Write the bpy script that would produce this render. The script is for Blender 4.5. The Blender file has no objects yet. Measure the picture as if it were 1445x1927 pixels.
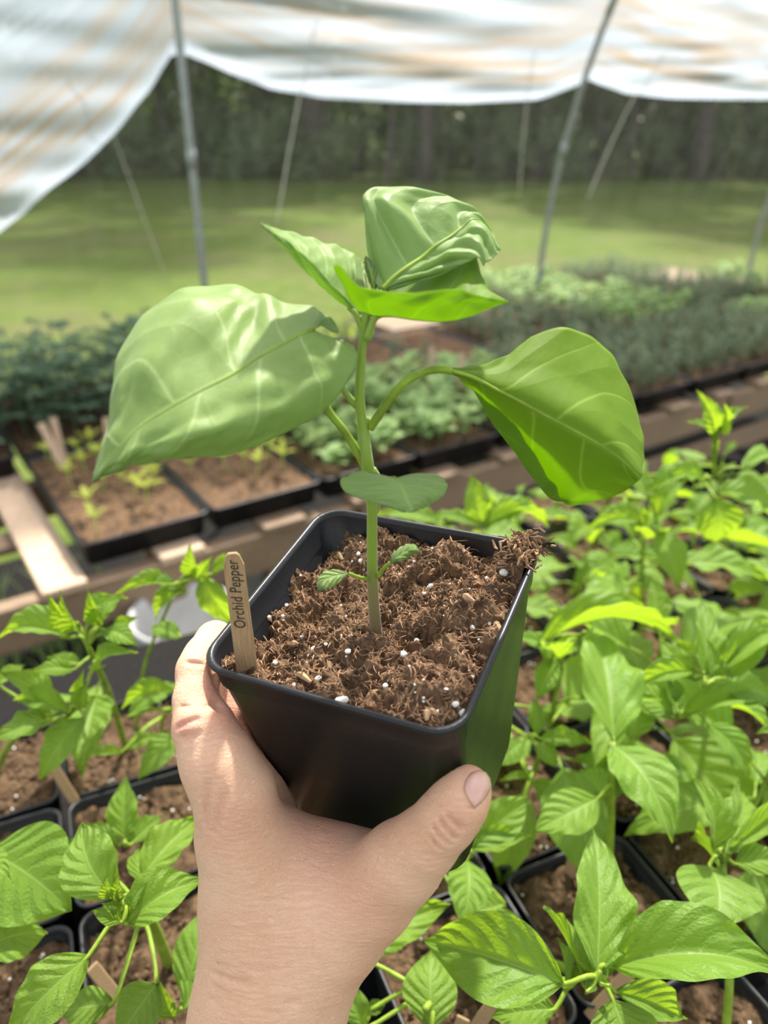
import bpy, bmesh, math, random
import numpy as np
from mathutils import Vector, Matrix, noise as mn
C = bpy.context.scene.collection
random.seed(7)
# ------------------------------------------------------------------ camera, world, sun
PITCH = math.radians(27); FPX = 1447.0; CX, CY = 722.5, 963.5; CAMZ = 1.55
CAM = np.array([0, 0, CAMZ])
RGT = np.array([1., 0, 0]); UPV = np.array([0, math.sin(PITCH), math.cos(PITCH)]); FWD = np.array([0, math.cos(PITCH), -math.sin(PITCH)])
cam_d = bpy.data.cameras.new('camera'); cam = bpy.data.objects.new('camera', cam_d); C.objects.link(cam)
cam.location = CAM; cam.rotation_euler = (math.pi/2-PITCH, 0, 0)
cam_d.sensor_fit = 'VERTICAL'; cam_d.sensor_height = 36; cam_d.lens = FPX/1927*36; cam_d.clip_start = .01; cam_d.clip_end = 300
cam_d.dof.use_dof = True; cam_d.dof.focus_distance = .285; cam_d.dof.aperture_fstop = 7.6
sc = bpy.context.scene; sc.camera = cam
sc.view_settings.view_transform = 'Standard'; sc.view_settings.look = 'None'; sc.view_settings.gamma = 1; sc.view_settings.use_curve_mapping = False
sc.view_settings.exposure = 0.0
SUNV = Vector((.16, .60, 1.0)).normalized()
w = bpy.data.worlds.new('sky'); sc.world = w; w.use_nodes = True
nt = w.node_tree; bg = nt.nodes['Background']; sky = nt.nodes.new('ShaderNodeTexSky')
sky.sky_type = 'NISHITA'; sky.sun_disc = False; sky.sun_elevation = math.radians(55); sky.sun_rotation = math.atan2(SUNV.x, SUNV.y)
sky.dust_density = 3.5; sky.air_density = 1.0; sky.ozone_density = 1
wm = nt.nodes.new('ShaderNodeMix'); wm.data_type = 'RGBA'; wm.inputs[0].default_value = .6; wm.inputs[7].default_value = (2.7, 2.55, 2.25, 1)
nt.links.new(sky.outputs[0], wm.inputs[6]); nt.links.new(wm.outputs[2], bg.inputs[0]); bg.inputs[1].default_value = .50
sun_d = bpy.data.lights.new('sun', 'SUN'); sun = bpy.data.objects.new('sun', sun_d); C.objects.link(sun)
sun_d.energy = 8.5; sun_d.angle = math.radians(2.5); sun_d.color = (1, .95, .86)
sun.rotation_euler = SUNV.to_track_quat('Z', 'Y').to_euler(); sun.location = (2, 4, 6)
sc.cycles.transparent_max_bounces = 12; sc.cycles.max_bounces = 8; sc.cycles.sample_clamp_indirect = 6

# ------------------------------------------------------------------ projection helpers
def ray(px, py):
    return RGT*((px-CX)/FPX) + UPV*(-(py-CY)/FPX) + FWD
def P(px, py, d): return CAM + ray(px, py)*d
def Zp(px, py, z):
    r = ray(px, py); return CAM + r*((z-CAMZ)/r[2])
def onplane(px, py, p0, n):
    r = ray(px, py); p0 = np.array(p0, float); n = np.array(n, float)
    return CAM + r*(np.dot(p0-CAM, n)/np.dot(r, n))
def depth_of(p): return float(np.dot(np.array(p)-CAM, FWD))
def cr(pts, n):      # catmull-rom through points, n samples
    pts = np.array(pts, float); m = len(pts)
    if m == 2: return np.array([pts[0]*(1-t)+pts[1]*t for t in np.linspace(0, 1, n)])
    ext = np.vstack([2*pts[0]-pts[1], pts, 2*pts[-1]-pts[-2]]); out = []
    for s in np.linspace(0, m-1, n):
        i = min(int(s), m-2); t = s-i; a, b, c, d = ext[i:i+4]
        out.append(.5*((2*b)+(c-a)*t+(2*a-5*b+4*c-d)*t*t+(3*b-a-3*c+d)*t**3))
    return np.array(out)

# ------------------------------------------------------------------ object helpers
def mesh_of(name, verts, faces, mat=None, smooth=True, uvs=None):
    me = bpy.data.meshes.new(name); me.from_pydata([tuple(map(float, v)) for v in verts], [], [tuple(map(int, f)) for f in faces])
    if uvs is not None:
        l = me.uv_layers.new(name='UVMap'); uvs = np.array(uvs, dtype=np.float32)
        idx = np.empty(len(me.loops), dtype=np.int32); me.loops.foreach_get('vertex_index', idx)
        l.data.foreach_set('uv', uvs[idx].ravel())
    if smooth: me.polygons.foreach_set('use_smooth', [True]*len(me.polygons))
    if mat: me.materials.append(mat)
    me.update(); return me
def link(name, me, parent=None, loc=None):
    o = bpy.data.objects.new(name, me); C.objects.link(o)
    if parent: o.parent = parent
    if loc is not None: o.location = loc
    return o
def tag(o, label=None, cat=None, group=None, kind=None):
    if label: o['label'] = label
    if cat: o['category'] = cat
    if group: o['group'] = group
    if kind: o['kind'] = kind
    return o
def empty(name, loc, label, cat, group=None):
    o = bpy.data.objects.new(name, None); o.empty_display_size = .02; C.objects.link(o); o.location = tuple(map(float, loc)); return tag(o, label, cat, group)
class MB:
    def __init__(s): s.v = []; s.f = []; s.uv = []
    def add(s, v, f, uv=None):
        b = len(s.v); s.v += [tuple(map(float, x)) for x in v]; s.f += [tuple(int(i)+b for i in q) for q in f]
        s.uv += list(uv) if uv is not None else [(0.5, 0.5)]*len(v)
    def tube(s, pts, rad, n=10, cap=True):
        pts = np.array(pts, float); rad = np.broadcast_to(np.array(rad, float), (len(pts),)); vs = []; fs = []
        T = np.gradient(pts, axis=0); T /= np.linalg.norm(T, axis=1)[:, None]+1e-12
        ref = np.array([0.13, .97, .2]) if abs(T[0][1]) < .9 else np.array([1., .1, 0])
        for i, (p, t) in enumerate(zip(pts, T)):
            a = np.cross(t, ref); a /= np.linalg.norm(a); b = np.cross(t, a)
            for k in range(n):
                an = 2*math.pi*k/n; vs.append(p+rad[i]*(a*math.cos(an)+b*math.sin(an)))
        m = len(pts)
        for i in range(m-1):
            for k in range(n):
                fs.append((i*n+k, i*n+(k+1) % n, (i+1)*n+(k+1) % n, (i+1)*n+k))
        if cap: fs.append(tuple(range(n-1, -1, -1))); fs.append(tuple((m-1)*n+k for k in range(n)))
        s.add(vs, fs)
    def box(s, c, ax, half):     # centre, 3 axes, half sizes
        c = np.array(c, float); vs = []
        for i in (-1, 1):
            for j in (-1, 1):
                for k in (-1, 1): vs.append(c+ax[0]*half[0]*i+ax[1]*half[1]*j+ax[2]*half[2]*k)
        s.add(vs, [(0, 1, 3, 2), (4, 6, 7, 5), (0, 4, 5, 1), (2, 3, 7, 6), (0, 2, 6, 4), (1, 5, 7, 3)])
    def build(s, name, mat, parent=None, smooth=True, loc=None):
        return link(name, mesh_of(name, s.v, s.f, mat, smooth, s.uv), parent, loc)
def mod_bevel(o, w, seg=2):
    m = o.modifiers.new('bevel', 'BEVEL'); m.width = w; m.segments = seg; m.limit_method = 'ANGLE'; m.harden_normals = False; return o

# ------------------------------------------------------------------ materials
def new_mat(name):
    m = bpy.data.materials.new(name); m.use_nodes = True; t = m.node_tree
    return m, t, t.nodes['Principled BSDF'], t.nodes['Material Output']
def nd(t, typ, **kw):
    n = t.nodes.new(typ)
    for k, v in kw.items():
        if k.startswith('_'): setattr(n, k[1:], v)
        else: n.inputs[k].default_value = v
    return n
def math_(t, op, a, b=None, clamp=False):
    n = t.nodes.new('ShaderNodeMath'); n.operation = op; n.use_clamp = clamp
    for i, x in enumerate((a, b)):
        if x is None: continue
        if isinstance(x, (int, float)): n.inputs[i].default_value = x
        else: t.links.new(x, n.inputs[i])
    return n.outputs[0]
def ramp(t, fac, stops, interp='LINEAR'):
    n = t.nodes.new('ShaderNodeValToRGB'); n.color_ramp.interpolation = interp; e = n.color_ramp.elements
    while len(e) < len(stops): e.new(.5)
    for x, (p, c) in zip(e, stops): x.position = p; x.color = (*c, 1)
    t.links.new(fac, n.inputs[0]); return n.outputs[0]
def noise_(t, vec, scale, detail=4, rough=.55, dist=0):
    n = nd(t, 'ShaderNodeTexNoise'); n.inputs['Scale'].default_value = scale; n.inputs['Detail'].default_value = detail
    n.inputs['Roughness'].default_value = rough; n.inputs['Distortion'].default_value = dist
    if vec is not None: t.links.new(vec, n.inputs['Vector'])
    return n.outputs[0]
def coord(t, which='Object', scale=None, rot=None):
    tc = t.nodes.new('ShaderNodeTexCoord'); o = tc.outputs[which]
    if scale or rot:
        mp = t.nodes.new('ShaderNodeMapping'); t.links.new(o, mp.inputs[0])
        if scale: mp.inputs['Scale'].default_value = scale
        if rot: mp.inputs['Rotation'].default_value = rot
        o = mp.outputs[0]
    return o
def bump(t, h, dist, strength=1.0, into=None):
    b = t.nodes.new('ShaderNodeBump'); b.inputs['Distance'].default_value = dist; b.inputs['Strength'].default_value = strength
    t.links.new(h, b.inputs['Height'])
    if into is not None: t.links.new(into, b.inputs['Normal'])
    return b.outputs[0]
def mixc(t, fac, a, b):
    n = t.nodes.new('ShaderNodeMix'); n.data_type = 'RGBA'
    if isinstance(fac, (int, float)): n.inputs[0].default_value = fac
    else: t.links.new(fac, n.inputs[0])
    for i, x in ((6, a), (7, b)):
        if isinstance(x, tuple): n.inputs[i].default_value = (*x, 1)
        else: t.links.new(x, n.inputs[i])
    return n.outputs[2]
def flat_mat(name, col, rough=.5, noise_amt=.15, nscale=20, bump_d=0, spec=.5, stretch=None):
    m, t, b, o = new_mat(name); v = coord(t, 'Object', stretch)
    n = noise_(t, v, nscale, 5)
    c2 = tuple(max(0, x*(1-noise_amt*1.6)) for x in col); c3 = tuple(min(1, x*(1+noise_amt)) for x in col)
    t.links.new(ramp(t, n, [(.3, c2), (.7, c3)]), b.inputs['Base Color']); b.inputs['Roughness'].default_value = rough
    b.inputs['Specular IOR Level'].default_value = spec
    if bump_d: t.links.new(bump(t, n, bump_d), b.inputs['Normal'])
    return m
def leaf_mat(name, top, trans, vein, rough=.42, nv=6.0, tfac=.45, veinw=.07, quilt=.0012, spec=.4, hair=0, latk=.75):
    m, t, b, out = new_mat(name)
    uv = t.nodes.new('ShaderNodeUVMap'); sep = t.nodes.new('ShaderNodeSeparateXYZ'); t.links.new(uv.outputs[0], sep.inputs[0])
    u, v = sep.outputs[0], sep.outputs[1]
    su = math_(t, 'SUBTRACT', u, .5); au = math_(t, 'MULTIPLY', math_(t, 'ABSOLUTE', su), 2.0)
    side = math_(t, 'GREATER_THAN', su, 0.0)
    nz = noise_(t, coord(t, 'Object'), 28, 2); nzo = math_(t, 'MULTIPLY', math_(t, 'SUBTRACT', nz, .5), .35)
    curve = math_(t, 'MULTIPLY', math_(t, 'POWER', au, 1.15), .30)
    ph = math_(t, 'ADD', math_(t, 'ADD', math_(t, 'MULTIPLY', math_(t, 'SUBTRACT', v, curve), nv), math_(t, 'MULTIPLY', side, .42)), nzo)
    fr = math_(t, 'ABSOLUTE', math_(t, 'SUBTRACT', math_(t, 'FRACT', ph), .5))
    dist = math_(t, 'SUBTRACT', .5, fr)
    wv = math_(t, 'MULTIPLY', math_(t, 'SUBTRACT', 1.15, au), veinw)
    lat = math_(t, 'SUBTRACT', 1.0, math_(t, 'DIVIDE', dist, wv), True)
    mid = math_(t, 'SUBTRACT', 1.0, math_(t, 'DIVIDE', au, .035), True)
    vein_m = math_(t, 'MAXIMUM', math_(t, 'MULTIPLY', lat, latk), mid)
    # fine net
    vo = t.nodes.new('ShaderNodeTexVoronoi'); vo.feature = 'DISTANCE_TO_EDGE'; vo.inputs['Scale'].default_value = 1
    mp = t.nodes.new('ShaderNodeMapping'); mp.inputs['Scale'].default_value = (18, 26, 1); t.links.new(uv.outputs[0], mp.inputs[0]); t.links.new(mp.outputs[0], vo.inputs['Vector'])
    net = math_(t, 'SUBTRACT', 1.0, math_(t, 'MULTIPLY', vo.outputs['Distance'], 7), True)
    oi = t.nodes.new('ShaderNodeObjectInfo')
    n2 = noise_(t, coord(t, 'Object'), 60, 3)
    base = mixc(t, math_(t, 'MULTIPLY', n2, .5), tuple(top), tuple(x*.72 for x in top))
    base = mixc(t, math_(t, 'MULTIPLY', oi.outputs['Random'], .35), base, (top[0]*1.25, top[1]*1.0, top[2]*.75))
    col = mixc(t, math_(t, 'MULTIPLY', vein_m, .75), base, tuple(vein))
    col = mixc(t, math_(t, 'MULTIPLY', net, .06), col, tuple(vein))
    t.links.new(col, b.inputs['Base Color']); b.inputs['Roughness'].default_value = rough; b.inputs['Specular IOR Level'].default_value = spec
    if hair: b.inputs['Sheen Weight'].default_value = hair*.7; b.inputs['Sheen Roughness'].default_value = .4
    hgt = math_(t, 'ADD', math_(t, 'MINIMUM', math_(t, 'MULTIPLY', dist, 3.2), math_(t, 'MULTIPLY', au, 3)), math_(t, 'MULTIPLY', net, -.035))
    hgt = math_(t, 'ADD', hgt, math_(t, 'MULTIPLY', n2, .35))
    bm_ = bump(t, hgt, quilt); t.links.new(bm_, b.inputs['Normal'])
    tr = t.nodes.new('ShaderNodeBsdfTranslucent'); t.links.new(mixc(t, math_(t, 'MULTIPLY', vein_m, .5), tuple(trans), tuple(x*1.2 if x*1.2 < 1 else 1 for x in trans)), tr.inputs[0]); t.links.new(bm_, tr.inputs['Normal'])
    mx = t.nodes.new('ShaderNodeMixShader'); mx.inputs[0].default_value = tfac
    t.links.new(b.outputs[0], mx.inputs[1]); t.links.new(tr.outputs[0], mx.inputs[2]); t.links.new(mx.outputs[0], out.inputs[0])
    return m
M = {}
M['leaf_hero'] = leaf_mat('pepper leaf', (.30, .44, .16), (.46, .70, .04), (.60, .72, .36), .48, 5.0, .48, .05, .0007, .4, .2)
M['leaf_under'] = leaf_mat('pepper leaf underside', (.20, .34, .03), (.40, .60, .012), (.44, .62, .10), .55, 4.2, .60, .05, .0004, .3, .1, .9)
M['leaf'] = leaf_mat('young pepper leaf', (.20, .37, .045), (.42, .62, .025), (.42, .56, .17), .42, 6.5, .50, .05, .0007, .4, .1, .35)
M['leaf_pale'] = leaf_mat('pale seedling leaf', (.27, .42, .15), (.28, .46, .08), (.34, .48, .22), .5, 4, .3, .05, .001, .3)
M['leaf_sage'] = leaf_mat('grey green seedling leaf', (.23, .30, .18), (.20, .30, .10), (.28, .36, .22), .5, 4, .25, .05, .001, .3)
M['leaf_dark'] = leaf_mat('dark seedling leaf', (.12, .22, .13), (.12, .24, .07), (.18, .28, .17), .4, 4, .25, .05, .001, .5)
M['leaf_lime'] = leaf_mat('yellow green sprout leaf', (.42, .50, .08), (.52, .66, .05), (.5, .6, .2), .5, 4, .4, .05, .001, .3)
M['stem'] = flat_mat('pepper stem', (.22, .33, .03), .5, .25, 90, .0003, .3)
_m, _t, _b, _o = new_mat('hero stem'); _v = coord(_t); _s = _t.nodes.new('ShaderNodeSeparateXYZ'); _t.links.new(_v, _s.inputs[0])
_n = noise_(_t, _v, 160, 4); _g = math_(_t, 'ADD', _s.outputs[2], math_(_t, 'MULTIPLY', _n, .006))
_t.links.new(ramp(_t, math_(_t, 'MULTIPLY', _g, 10), [(0.05, (.15, .11, .045)), (.24, (.17, .17, .05)), (.36, (.19, .30, .025)), (1, (.23, .35, .03))]), _b.inputs['Base Color'])
_b.inputs['Roughness'].default_value = .4; _b.inputs['Subsurface Weight'].default_value = .25; _b.inputs['Subsurface Radius'].default_value = (.002, .004, .001); _b.inputs['Sheen Weight'].default_value = .3
_t.links.new(bump(_t, _n, .0005), _b.inputs['Normal']); M['stem_hero'] = _m
# black plastic
_m, _t, _b, _o = new_mat('black plastic'); _v = coord(_t); _n = noise_(_t, _v, 420, 3); _n2 = noise_(_t, _v, 40, 4)
_sp = ramp(_t, _n, [(.70, (0, 0, 0)), (.76, (1, 1, 1))])
_t.links.new(mixc(_t, math_(_t, 'MULTIPLY', _sp, .4), (.011, .012, .014), (.10, .085, .06)), _b.inputs['Base Color'])
_t.links.new(math_(_t, 'ADD', math_(_t, 'MULTIPLY', _n2, .18), .27), _b.inputs['Roughness']); _t.links.new(bump(_t, _n, .00008), _b.inputs['Normal'])
_b.inputs['Specular IOR Level'].default_value = .38; M['black'] = _m
M['tray'] = flat_mat('black tray plastic', (.013, .014, .016), .38, .3, 30)
# soil
def soil_mat(name, dark, lite, sc_=140, bd=.0012):
    m, t, b, o = new_mat(name); v = coord(t)
    n = noise_(t, v, sc_, 8, .7, 1.2); n2 = noise_(t, v, sc_*3.5, 5, .7, .8)
    c = ramp(t, n, [(.30, dark), (.5, tuple((a+b_)/2 for a, b_ in zip(dark, lite))), (.68, lite)])
    c = mixc(t, ramp(t, n2, [(.62, (0, 0, 0)), (.72, (.8, .8, .8))]), c, (.50, .36, .22))
    t.links.new(c, b.inputs['Base Color']); b.inputs['Roughness'].default_value = .92; b.inputs['Specular IOR Level'].default_value = .15
    h = math_(t, 'ADD', n, math_(t, 'MULTIPLY', n2, .4)); t.links.new(bump(t, h, bd), b.inputs['Normal']); return m
M['soil'] = soil_mat('peat potting mix', (.035, .019, .011), (.27, .165, .095))
M['soil_pot'] = soil_mat('settled potting mix', (.04, .024, .014), (.20, .125, .07), 170, .0016)
M['soil_far'] = soil_mat('seedling mix', (.06, .035, .02), (.25, .15, .085), 90, .003)
M['fibre'] = flat_mat('coir fibre', (.33, .20, .115), .9, .6, 130, .0003, .15)
M['bark'] = flat_mat('bark chip', (.36, .24, .14), .8, .4, 200, .0004, .2)
M['perlite'] = flat_mat('perlite', (.80, .78, .72), .8, .12, 300, .0003)
# wood
def wood_mat(name, a, b_, sc_=(40, 40, 3), rough=.65):
    m, t, b, o = new_mat(name); v = coord(t, 'Object', sc_); n = noise_(t, v, 6, 6, .6, .6); n2 = noise_(t, coord(t), 9, 4)
    c = mixc(t, math_(t, 'MULTIPLY', n2, .5), ramp(t, n, [(.3, a), (.65, b_)]), tuple(x*.6 for x in a))
    t.links.new(c, b.inputs['Base Color']); b.inputs['Roughness'].default_value = rough; t.links.new(bump(t, n, .0006), b.inputs['Normal']); return m
M['stake'] = wood_mat('wooden plant stake', (.40, .24, .11), (.62, .43, .24), (500, 500, 20), .5)
M['pallet'] = wood_mat('pallet wood', (.20, .13, .075), (.36, .25, .155), (3, 30, 30))
M['pallet_new'] = wood_mat('bright pallet wood', (.50, .34, .22), (.72, .54, .38), (30, 3, 30))
M['ink'] = flat_mat('dark ink', (.03, .025, .02), .6, .1)
# skin
_m, _t, _b, _o = new_mat('skin'); _v = coord(_t)
_n = noise_(_t, _v, 34, 4, .55); _n2 = noise_(_t, _v, 420, 4, .6)
_at = _t.nodes.new('ShaderNodeAttribute'); _at.attribute_name = 'flush'
_c = ramp(_t, _n, [(.3, (.80, .46, .29)), (.7, (.90, .58, .39))])
_c = mixc(_t, math_(_t, 'MULTIPLY', _at.outputs['Fac'], .7, True), _c, (.74, .32, .23))
_c = mixc(_t, ramp(_t, noise_(_t, _v, 240, 2), [(.72, (0, 0, 0)), (.80, (.4, .4, .4))]), _c, (.40, .20, .12))
_t.links.new(_c, _b.inputs['Base Color']); _b.inputs['Roughness'].default_value = .48; _b.inputs['Specular IOR Level'].default_value = .4
_b.inputs['Subsurface Weight'].default_value = .22; _b.inputs['Subsurface Radius'].default_value = (.006, .0022, .0012); _b.inputs['Subsurface Scale'].default_value = 1.0
_wv = noise_(_t, coord(_t, 'Object', (60, 190, 260), (0, 0, .2)), 3.2, 6, .68, .8)
_vo = _t.nodes.new('ShaderNodeTexVoronoi'); _vo.feature = 'DISTANCE_TO_EDGE'; _vo.inputs['Scale'].default_value = 900; _t.links.new(_v, _vo.inputs['Vector'])
_b1 = bump(_t, _wv, .0014, .7); _b2 = bump(_t, math_(_t, 'MINIMUM', _vo.outputs['Distance'], .12), .0011, .7, _b1); _b3 = bump(_t, _n2, .0003, .4, _b2)
_t.links.new(_b3, _b.inputs['Normal']); M['skin'] = _m
_m, _t, _b, _o = new_mat('nail'); _b.inputs['Roughness'].default_value = .3; _b.inputs['Subsurface Weight'].default_value = .2; _b.inputs['Subsurface Radius'].default_value = (.004, .002, .001); _b.inputs['Coat Weight'].default_value = .2
_t.links.new(ramp(_t, noise_(_t, coord(_t), 260, 3), [(.3, (.60, .33, .26)), (.7, (.68, .43, .35))]), _b.inputs['Base Color']); M['nail'] = _m
M['pole'] = flat_mat('galvanised tube', (.30, .33, .31), .45, .15, 60, 0, .5)
M['pole'].node_tree.nodes['Principled BSDF'].inputs['Metallic'].default_value = .35
M['rope'] = flat_mat('pale cord', (.62, .60, .52), .8, .2, 200)
M['white_plastic'] = flat_mat('white plastic', (.50, .50, .49), .5, .08, 20)
M['fabric'] = flat_mat('black ground fabric', (.016, .015, .014), .9, .4, 300, .001, .12)
# plastic cover: milky polyethylene with dust bands
_m, _t, _b, _o = new_mat('milky plastic sheet')
_uv = _t.nodes.new('ShaderNodeUVMap'); _mp = _t.nodes.new('ShaderNodeMapping'); _mp.inputs['Scale'].default_value = (.9, 14, 1); _t.links.new(_uv.outputs[0], _mp.inputs[0])
_n = noise_(_t, _mp.outputs[0], 1.6, 6, .6, .5); _sp = _t.nodes.new('ShaderNodeSeparateXYZ'); _t.links.new(_uv.outputs[0], _sp.inputs[0])
_band = ramp(_t, math_(_t, 'ADD', _sp.outputs[1], math_(_t, 'MULTIPLY', math_(_t, 'SUBTRACT', _n, .5), .14)), [(.02, (0, 0, 0)), (.09, (1, 1, 1)), (.30, (.8, .8, .8)), (.42, (0, 0, 0))])
_dirt = math_(_t, 'MULTIPLY', _band, ramp(_t, _n, [(.40, (.0, .0, .0)), (.60, (1, 1, 1))]))
_c = mixc(_t, _dirt, (.56, .64, .74), (.46, .37, .28))
_t.links.new(_c, _b.inputs['Base Color']); _b.inputs['Roughness'].default_value = .3
_tr = _t.nodes.new('ShaderNodeBsdfTranslucent'); _t.links.new(_c, _tr.inputs[0]); _tp = _t.nodes.new('ShaderNodeBsdfTransparent'); _tp.inputs[0].default_value = (.96, .97, .98, 1)
_m1 = _t.nodes.new('ShaderNodeMixShader'); _m1.inputs[0].default_value = .72; _t.links.new(_b.outputs[0], _m1.inputs[1]); _t.links.new(_tr.outputs[0], _m1.inputs[2])
_m2 = _t.nodes.new('ShaderNodeMixShader'); _t.links.new(ramp(_t, _n, [(.35, (.30, .30, .30)), (.7, (.12, .12, .12))]), _m2.inputs[0]); _t.links.new(_m1.outputs[0], _m2.inputs[1]); _t.links.new(_tp.outputs[0], _m2.inputs[2])
_t.links.new(_m2.outputs[0], _o.inputs[0]); M['sheet'] = _m
# lawn
_m, _t, _b, _o = new_mat('mown grass'); _v = coord(_t)
_n = noise_(_t, _v, .55, 5, .6); _n2 = noise_(_t, _v, 3.5, 6, .65); _n3 = noise_(_t, _v, 26, 5, .7)
_c = ramp(_t, _n2, [(.3, (.10, .17, .02)), (.55, (.155, .22, .028)), (.75, (.24, .245, .06))])
_c = mixc(_t, ramp(_t, _n, [(.46, (0, 0, 0)), (.70, (.8, .8, .8))]), _c, (.22, .185, .085))
_c = mixc(_t, math_(_t, 'MULTIPLY', _n3, .6), _c, (.045, .08, .012))
_t.links.new(_c, _b.inputs['Base Color']); _b.inputs['Roughness'].default_value = .8; _b.inputs['Specular IOR Level'].default_value = .2
_t.links.new(bump(_t, _n3, .03), _b.inputs['Normal']); M['lawn'] = _m
M['trunk'] = flat_mat('tree bark', (.10, .085, .07), .9, .35, 14, .01)
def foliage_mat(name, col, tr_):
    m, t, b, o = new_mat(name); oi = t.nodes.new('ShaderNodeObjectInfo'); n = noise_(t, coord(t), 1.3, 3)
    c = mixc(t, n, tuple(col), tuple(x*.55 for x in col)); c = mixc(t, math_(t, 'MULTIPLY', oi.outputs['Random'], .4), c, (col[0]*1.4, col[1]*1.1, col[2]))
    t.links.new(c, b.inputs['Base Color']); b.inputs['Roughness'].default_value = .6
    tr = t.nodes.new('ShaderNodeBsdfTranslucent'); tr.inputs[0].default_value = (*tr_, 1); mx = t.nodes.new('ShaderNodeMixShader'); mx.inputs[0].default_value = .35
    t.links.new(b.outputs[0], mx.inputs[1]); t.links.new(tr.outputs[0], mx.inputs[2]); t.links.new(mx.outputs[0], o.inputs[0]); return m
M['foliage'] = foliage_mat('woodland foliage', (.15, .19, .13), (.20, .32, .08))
M['shrub'] = foliage_mat('undergrowth foliage', (.20, .28, .14), (.25, .38, .10))

# ------------------------------------------------------------------ frame of the tunnel: bench direction
BA = math.radians(34.1); DU = np.array([math.cos(BA), math.sin(BA), 0]); DV = np.array([-DU[1], DU[0], 0]); EZ = np.array([0, 0, 1.])
F0 = Zp(150, 1030, .80); F0[2] = 0
def B(u, v, z): return F0 + DU*u + DV*v + EZ*z     # bench coordinates
BT = .745                                            # bench top

# ------------------------------------------------------------------ setting
def plane_obj(name, corners, mat, label=None):
    o = link(name, mesh_of(name, corners, [(0, 1, 2, 3)], mat, False)); o['kind'] = 'structure'
    if label: o['label'] = label
    return o
def grid_ground(name, x0, x1, y0, y1, nx, ny, z, amp, mat):
    vs = []; fs = []
    for j in range(ny+1):
        for i in range(nx+1):
            x = x0+(x1-x0)*i/nx; y = y0+(y1-y0)*j/ny
            vs.append((x, y, z+amp*mn.noise(Vector((x*.25, y*.25, 0)))))
    for j in range(ny):
        for i in range(nx): a = j*(nx+1)+i; fs.append((a, a+1, a+nx+2, a+nx+1))
    o = link(name, mesh_of(name, vs, fs, mat, True)); o['kind'] = 'structure'; return o
grid_ground('lawn', -45, 50, -4, 75, 60, 50, -.03, .05, M['lawn'])
plane_obj('ground_cloth', [B(-3.4, -3.2, .012), B(4.6, -3.2, .012), B(4.6, 1.55, .012), B(-3.4, 1.55, .012)], M['fabric'], 'black woven ground fabric inside the tunnel')

# ------------------------------------------------------------------ woodland beyond the lawn
def leafcloud(n, rx, ry, z0, z1, size, seed, hollow=.35):
    r = random.Random(seed); vs = []; fs = []
    clumps = [(r.uniform(-1, 1)*.75, r.uniform(-1, 1)*.75, r.uniform(0, 1)) for _ in range(16)]
    for i in range(n):
        c = r.choice(clumps); rad = .34
        x = (c[0]+r.gauss(0, rad*.6))*rx; y = (c[1]+r.gauss(0, rad*.6))*ry; z = z0+(z1-z0)*(c[2]*.8+.1+r.gauss(0, .09))
        if z < z0*.9: z = z0+abs(r.gauss(0, .2))
        a = Vector((r.gauss(0, 1), r.gauss(0, 1), r.gauss(0, 1))).normalized(); b = a.cross(Vector((r.gauss(0, 1), r.gauss(0, 1), r.gauss(0, 1)))).normalized()
        s = size*r.uniform(.6, 1.4); p = Vector((x, y, z)); k = len(vs)
        vs += [p-a*s, p+b*s*.5, p+a*s, p-b*s*.5]; fs.append((k, k+1, k+2, k+3))
    return vs, fs
tree_meshes = []
for k in range(5):
    r = random.Random(40+k); h = r.uniform(9, 13)
    tb = MB(); sway = r.uniform(-.4, .4)
    pts = [(0, 0, -.1), (sway*.2, 0, h*.2), (sway*.6, .1, h*.45), (sway, 0, h*.8)]; rr = r.uniform(.10, .20)
    tb.tube(cr(pts, 9), np.linspace(rr, rr*.35, 9), 8)
    for q in range(7):
        z = h*r.uniform(.22, .7); an = r.uniform(0, 6.28); L = r.uniform(.8, 2.2)
        tb.tube([(sway*z/h, 0, z), (sway*z/h+math.cos(an)*L*.6, math.sin(an)*L*.6, z+L*.3), (sway*z/h+math.cos(an)*L, math.sin(an)*L, z+L*.7)], [.05, .035, .015], 5)
    tm = mesh_of('trunk', tb.v, tb.f, M['trunk'])
    v, f = leafcloud(2600, 2.6, 2.6, h*.25, h, .17, k)
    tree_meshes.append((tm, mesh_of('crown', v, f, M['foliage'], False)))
slim = []
for k in range(3):
    r = random.Random(70+k); tb = MB(); x = 0; pts = []
    for i in range(7): pts.append((x, r.uniform(-.1, .1), -.1+i*1.0)); x += r.uniform(-.12, .14)
    tb.tube(cr(pts, 14), np.linspace(r.uniform(.05, .09), .03, 14), 7)
    v, f = leafcloud(500, 1.1, 1.1, 3.0, 6.5, .13, 80+k); slim.append((mesh_of('trunk', tb.v, tb.f, M['trunk']), mesh_of('crown', v, f, M['foliage'], False)))
shrub_meshes = []
for k in range(4):
    v, f = leafcloud(1500, 1.25, 1.0, .05, 2.1, .085, 60+k)
    tb = MB(); r = random.Random(k)
    for q in range(9): an = r.uniform(0, 6.28); tb.tube([(0, 0, 0), (math.cos(an)*.3, math.sin(an)*.3, .8), (math.cos(an)*.7, math.sin(an)*.7, 1.7)], [.025, .018, .008], 5)
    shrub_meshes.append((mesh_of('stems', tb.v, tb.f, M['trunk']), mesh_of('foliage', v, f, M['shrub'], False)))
rt = random.Random(11); ORD = 'first second third fourth fifth sixth seventh eighth ninth tenth eleventh twelfth thirteenth fourteenth fifteenth sixteenth'.split()
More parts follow.
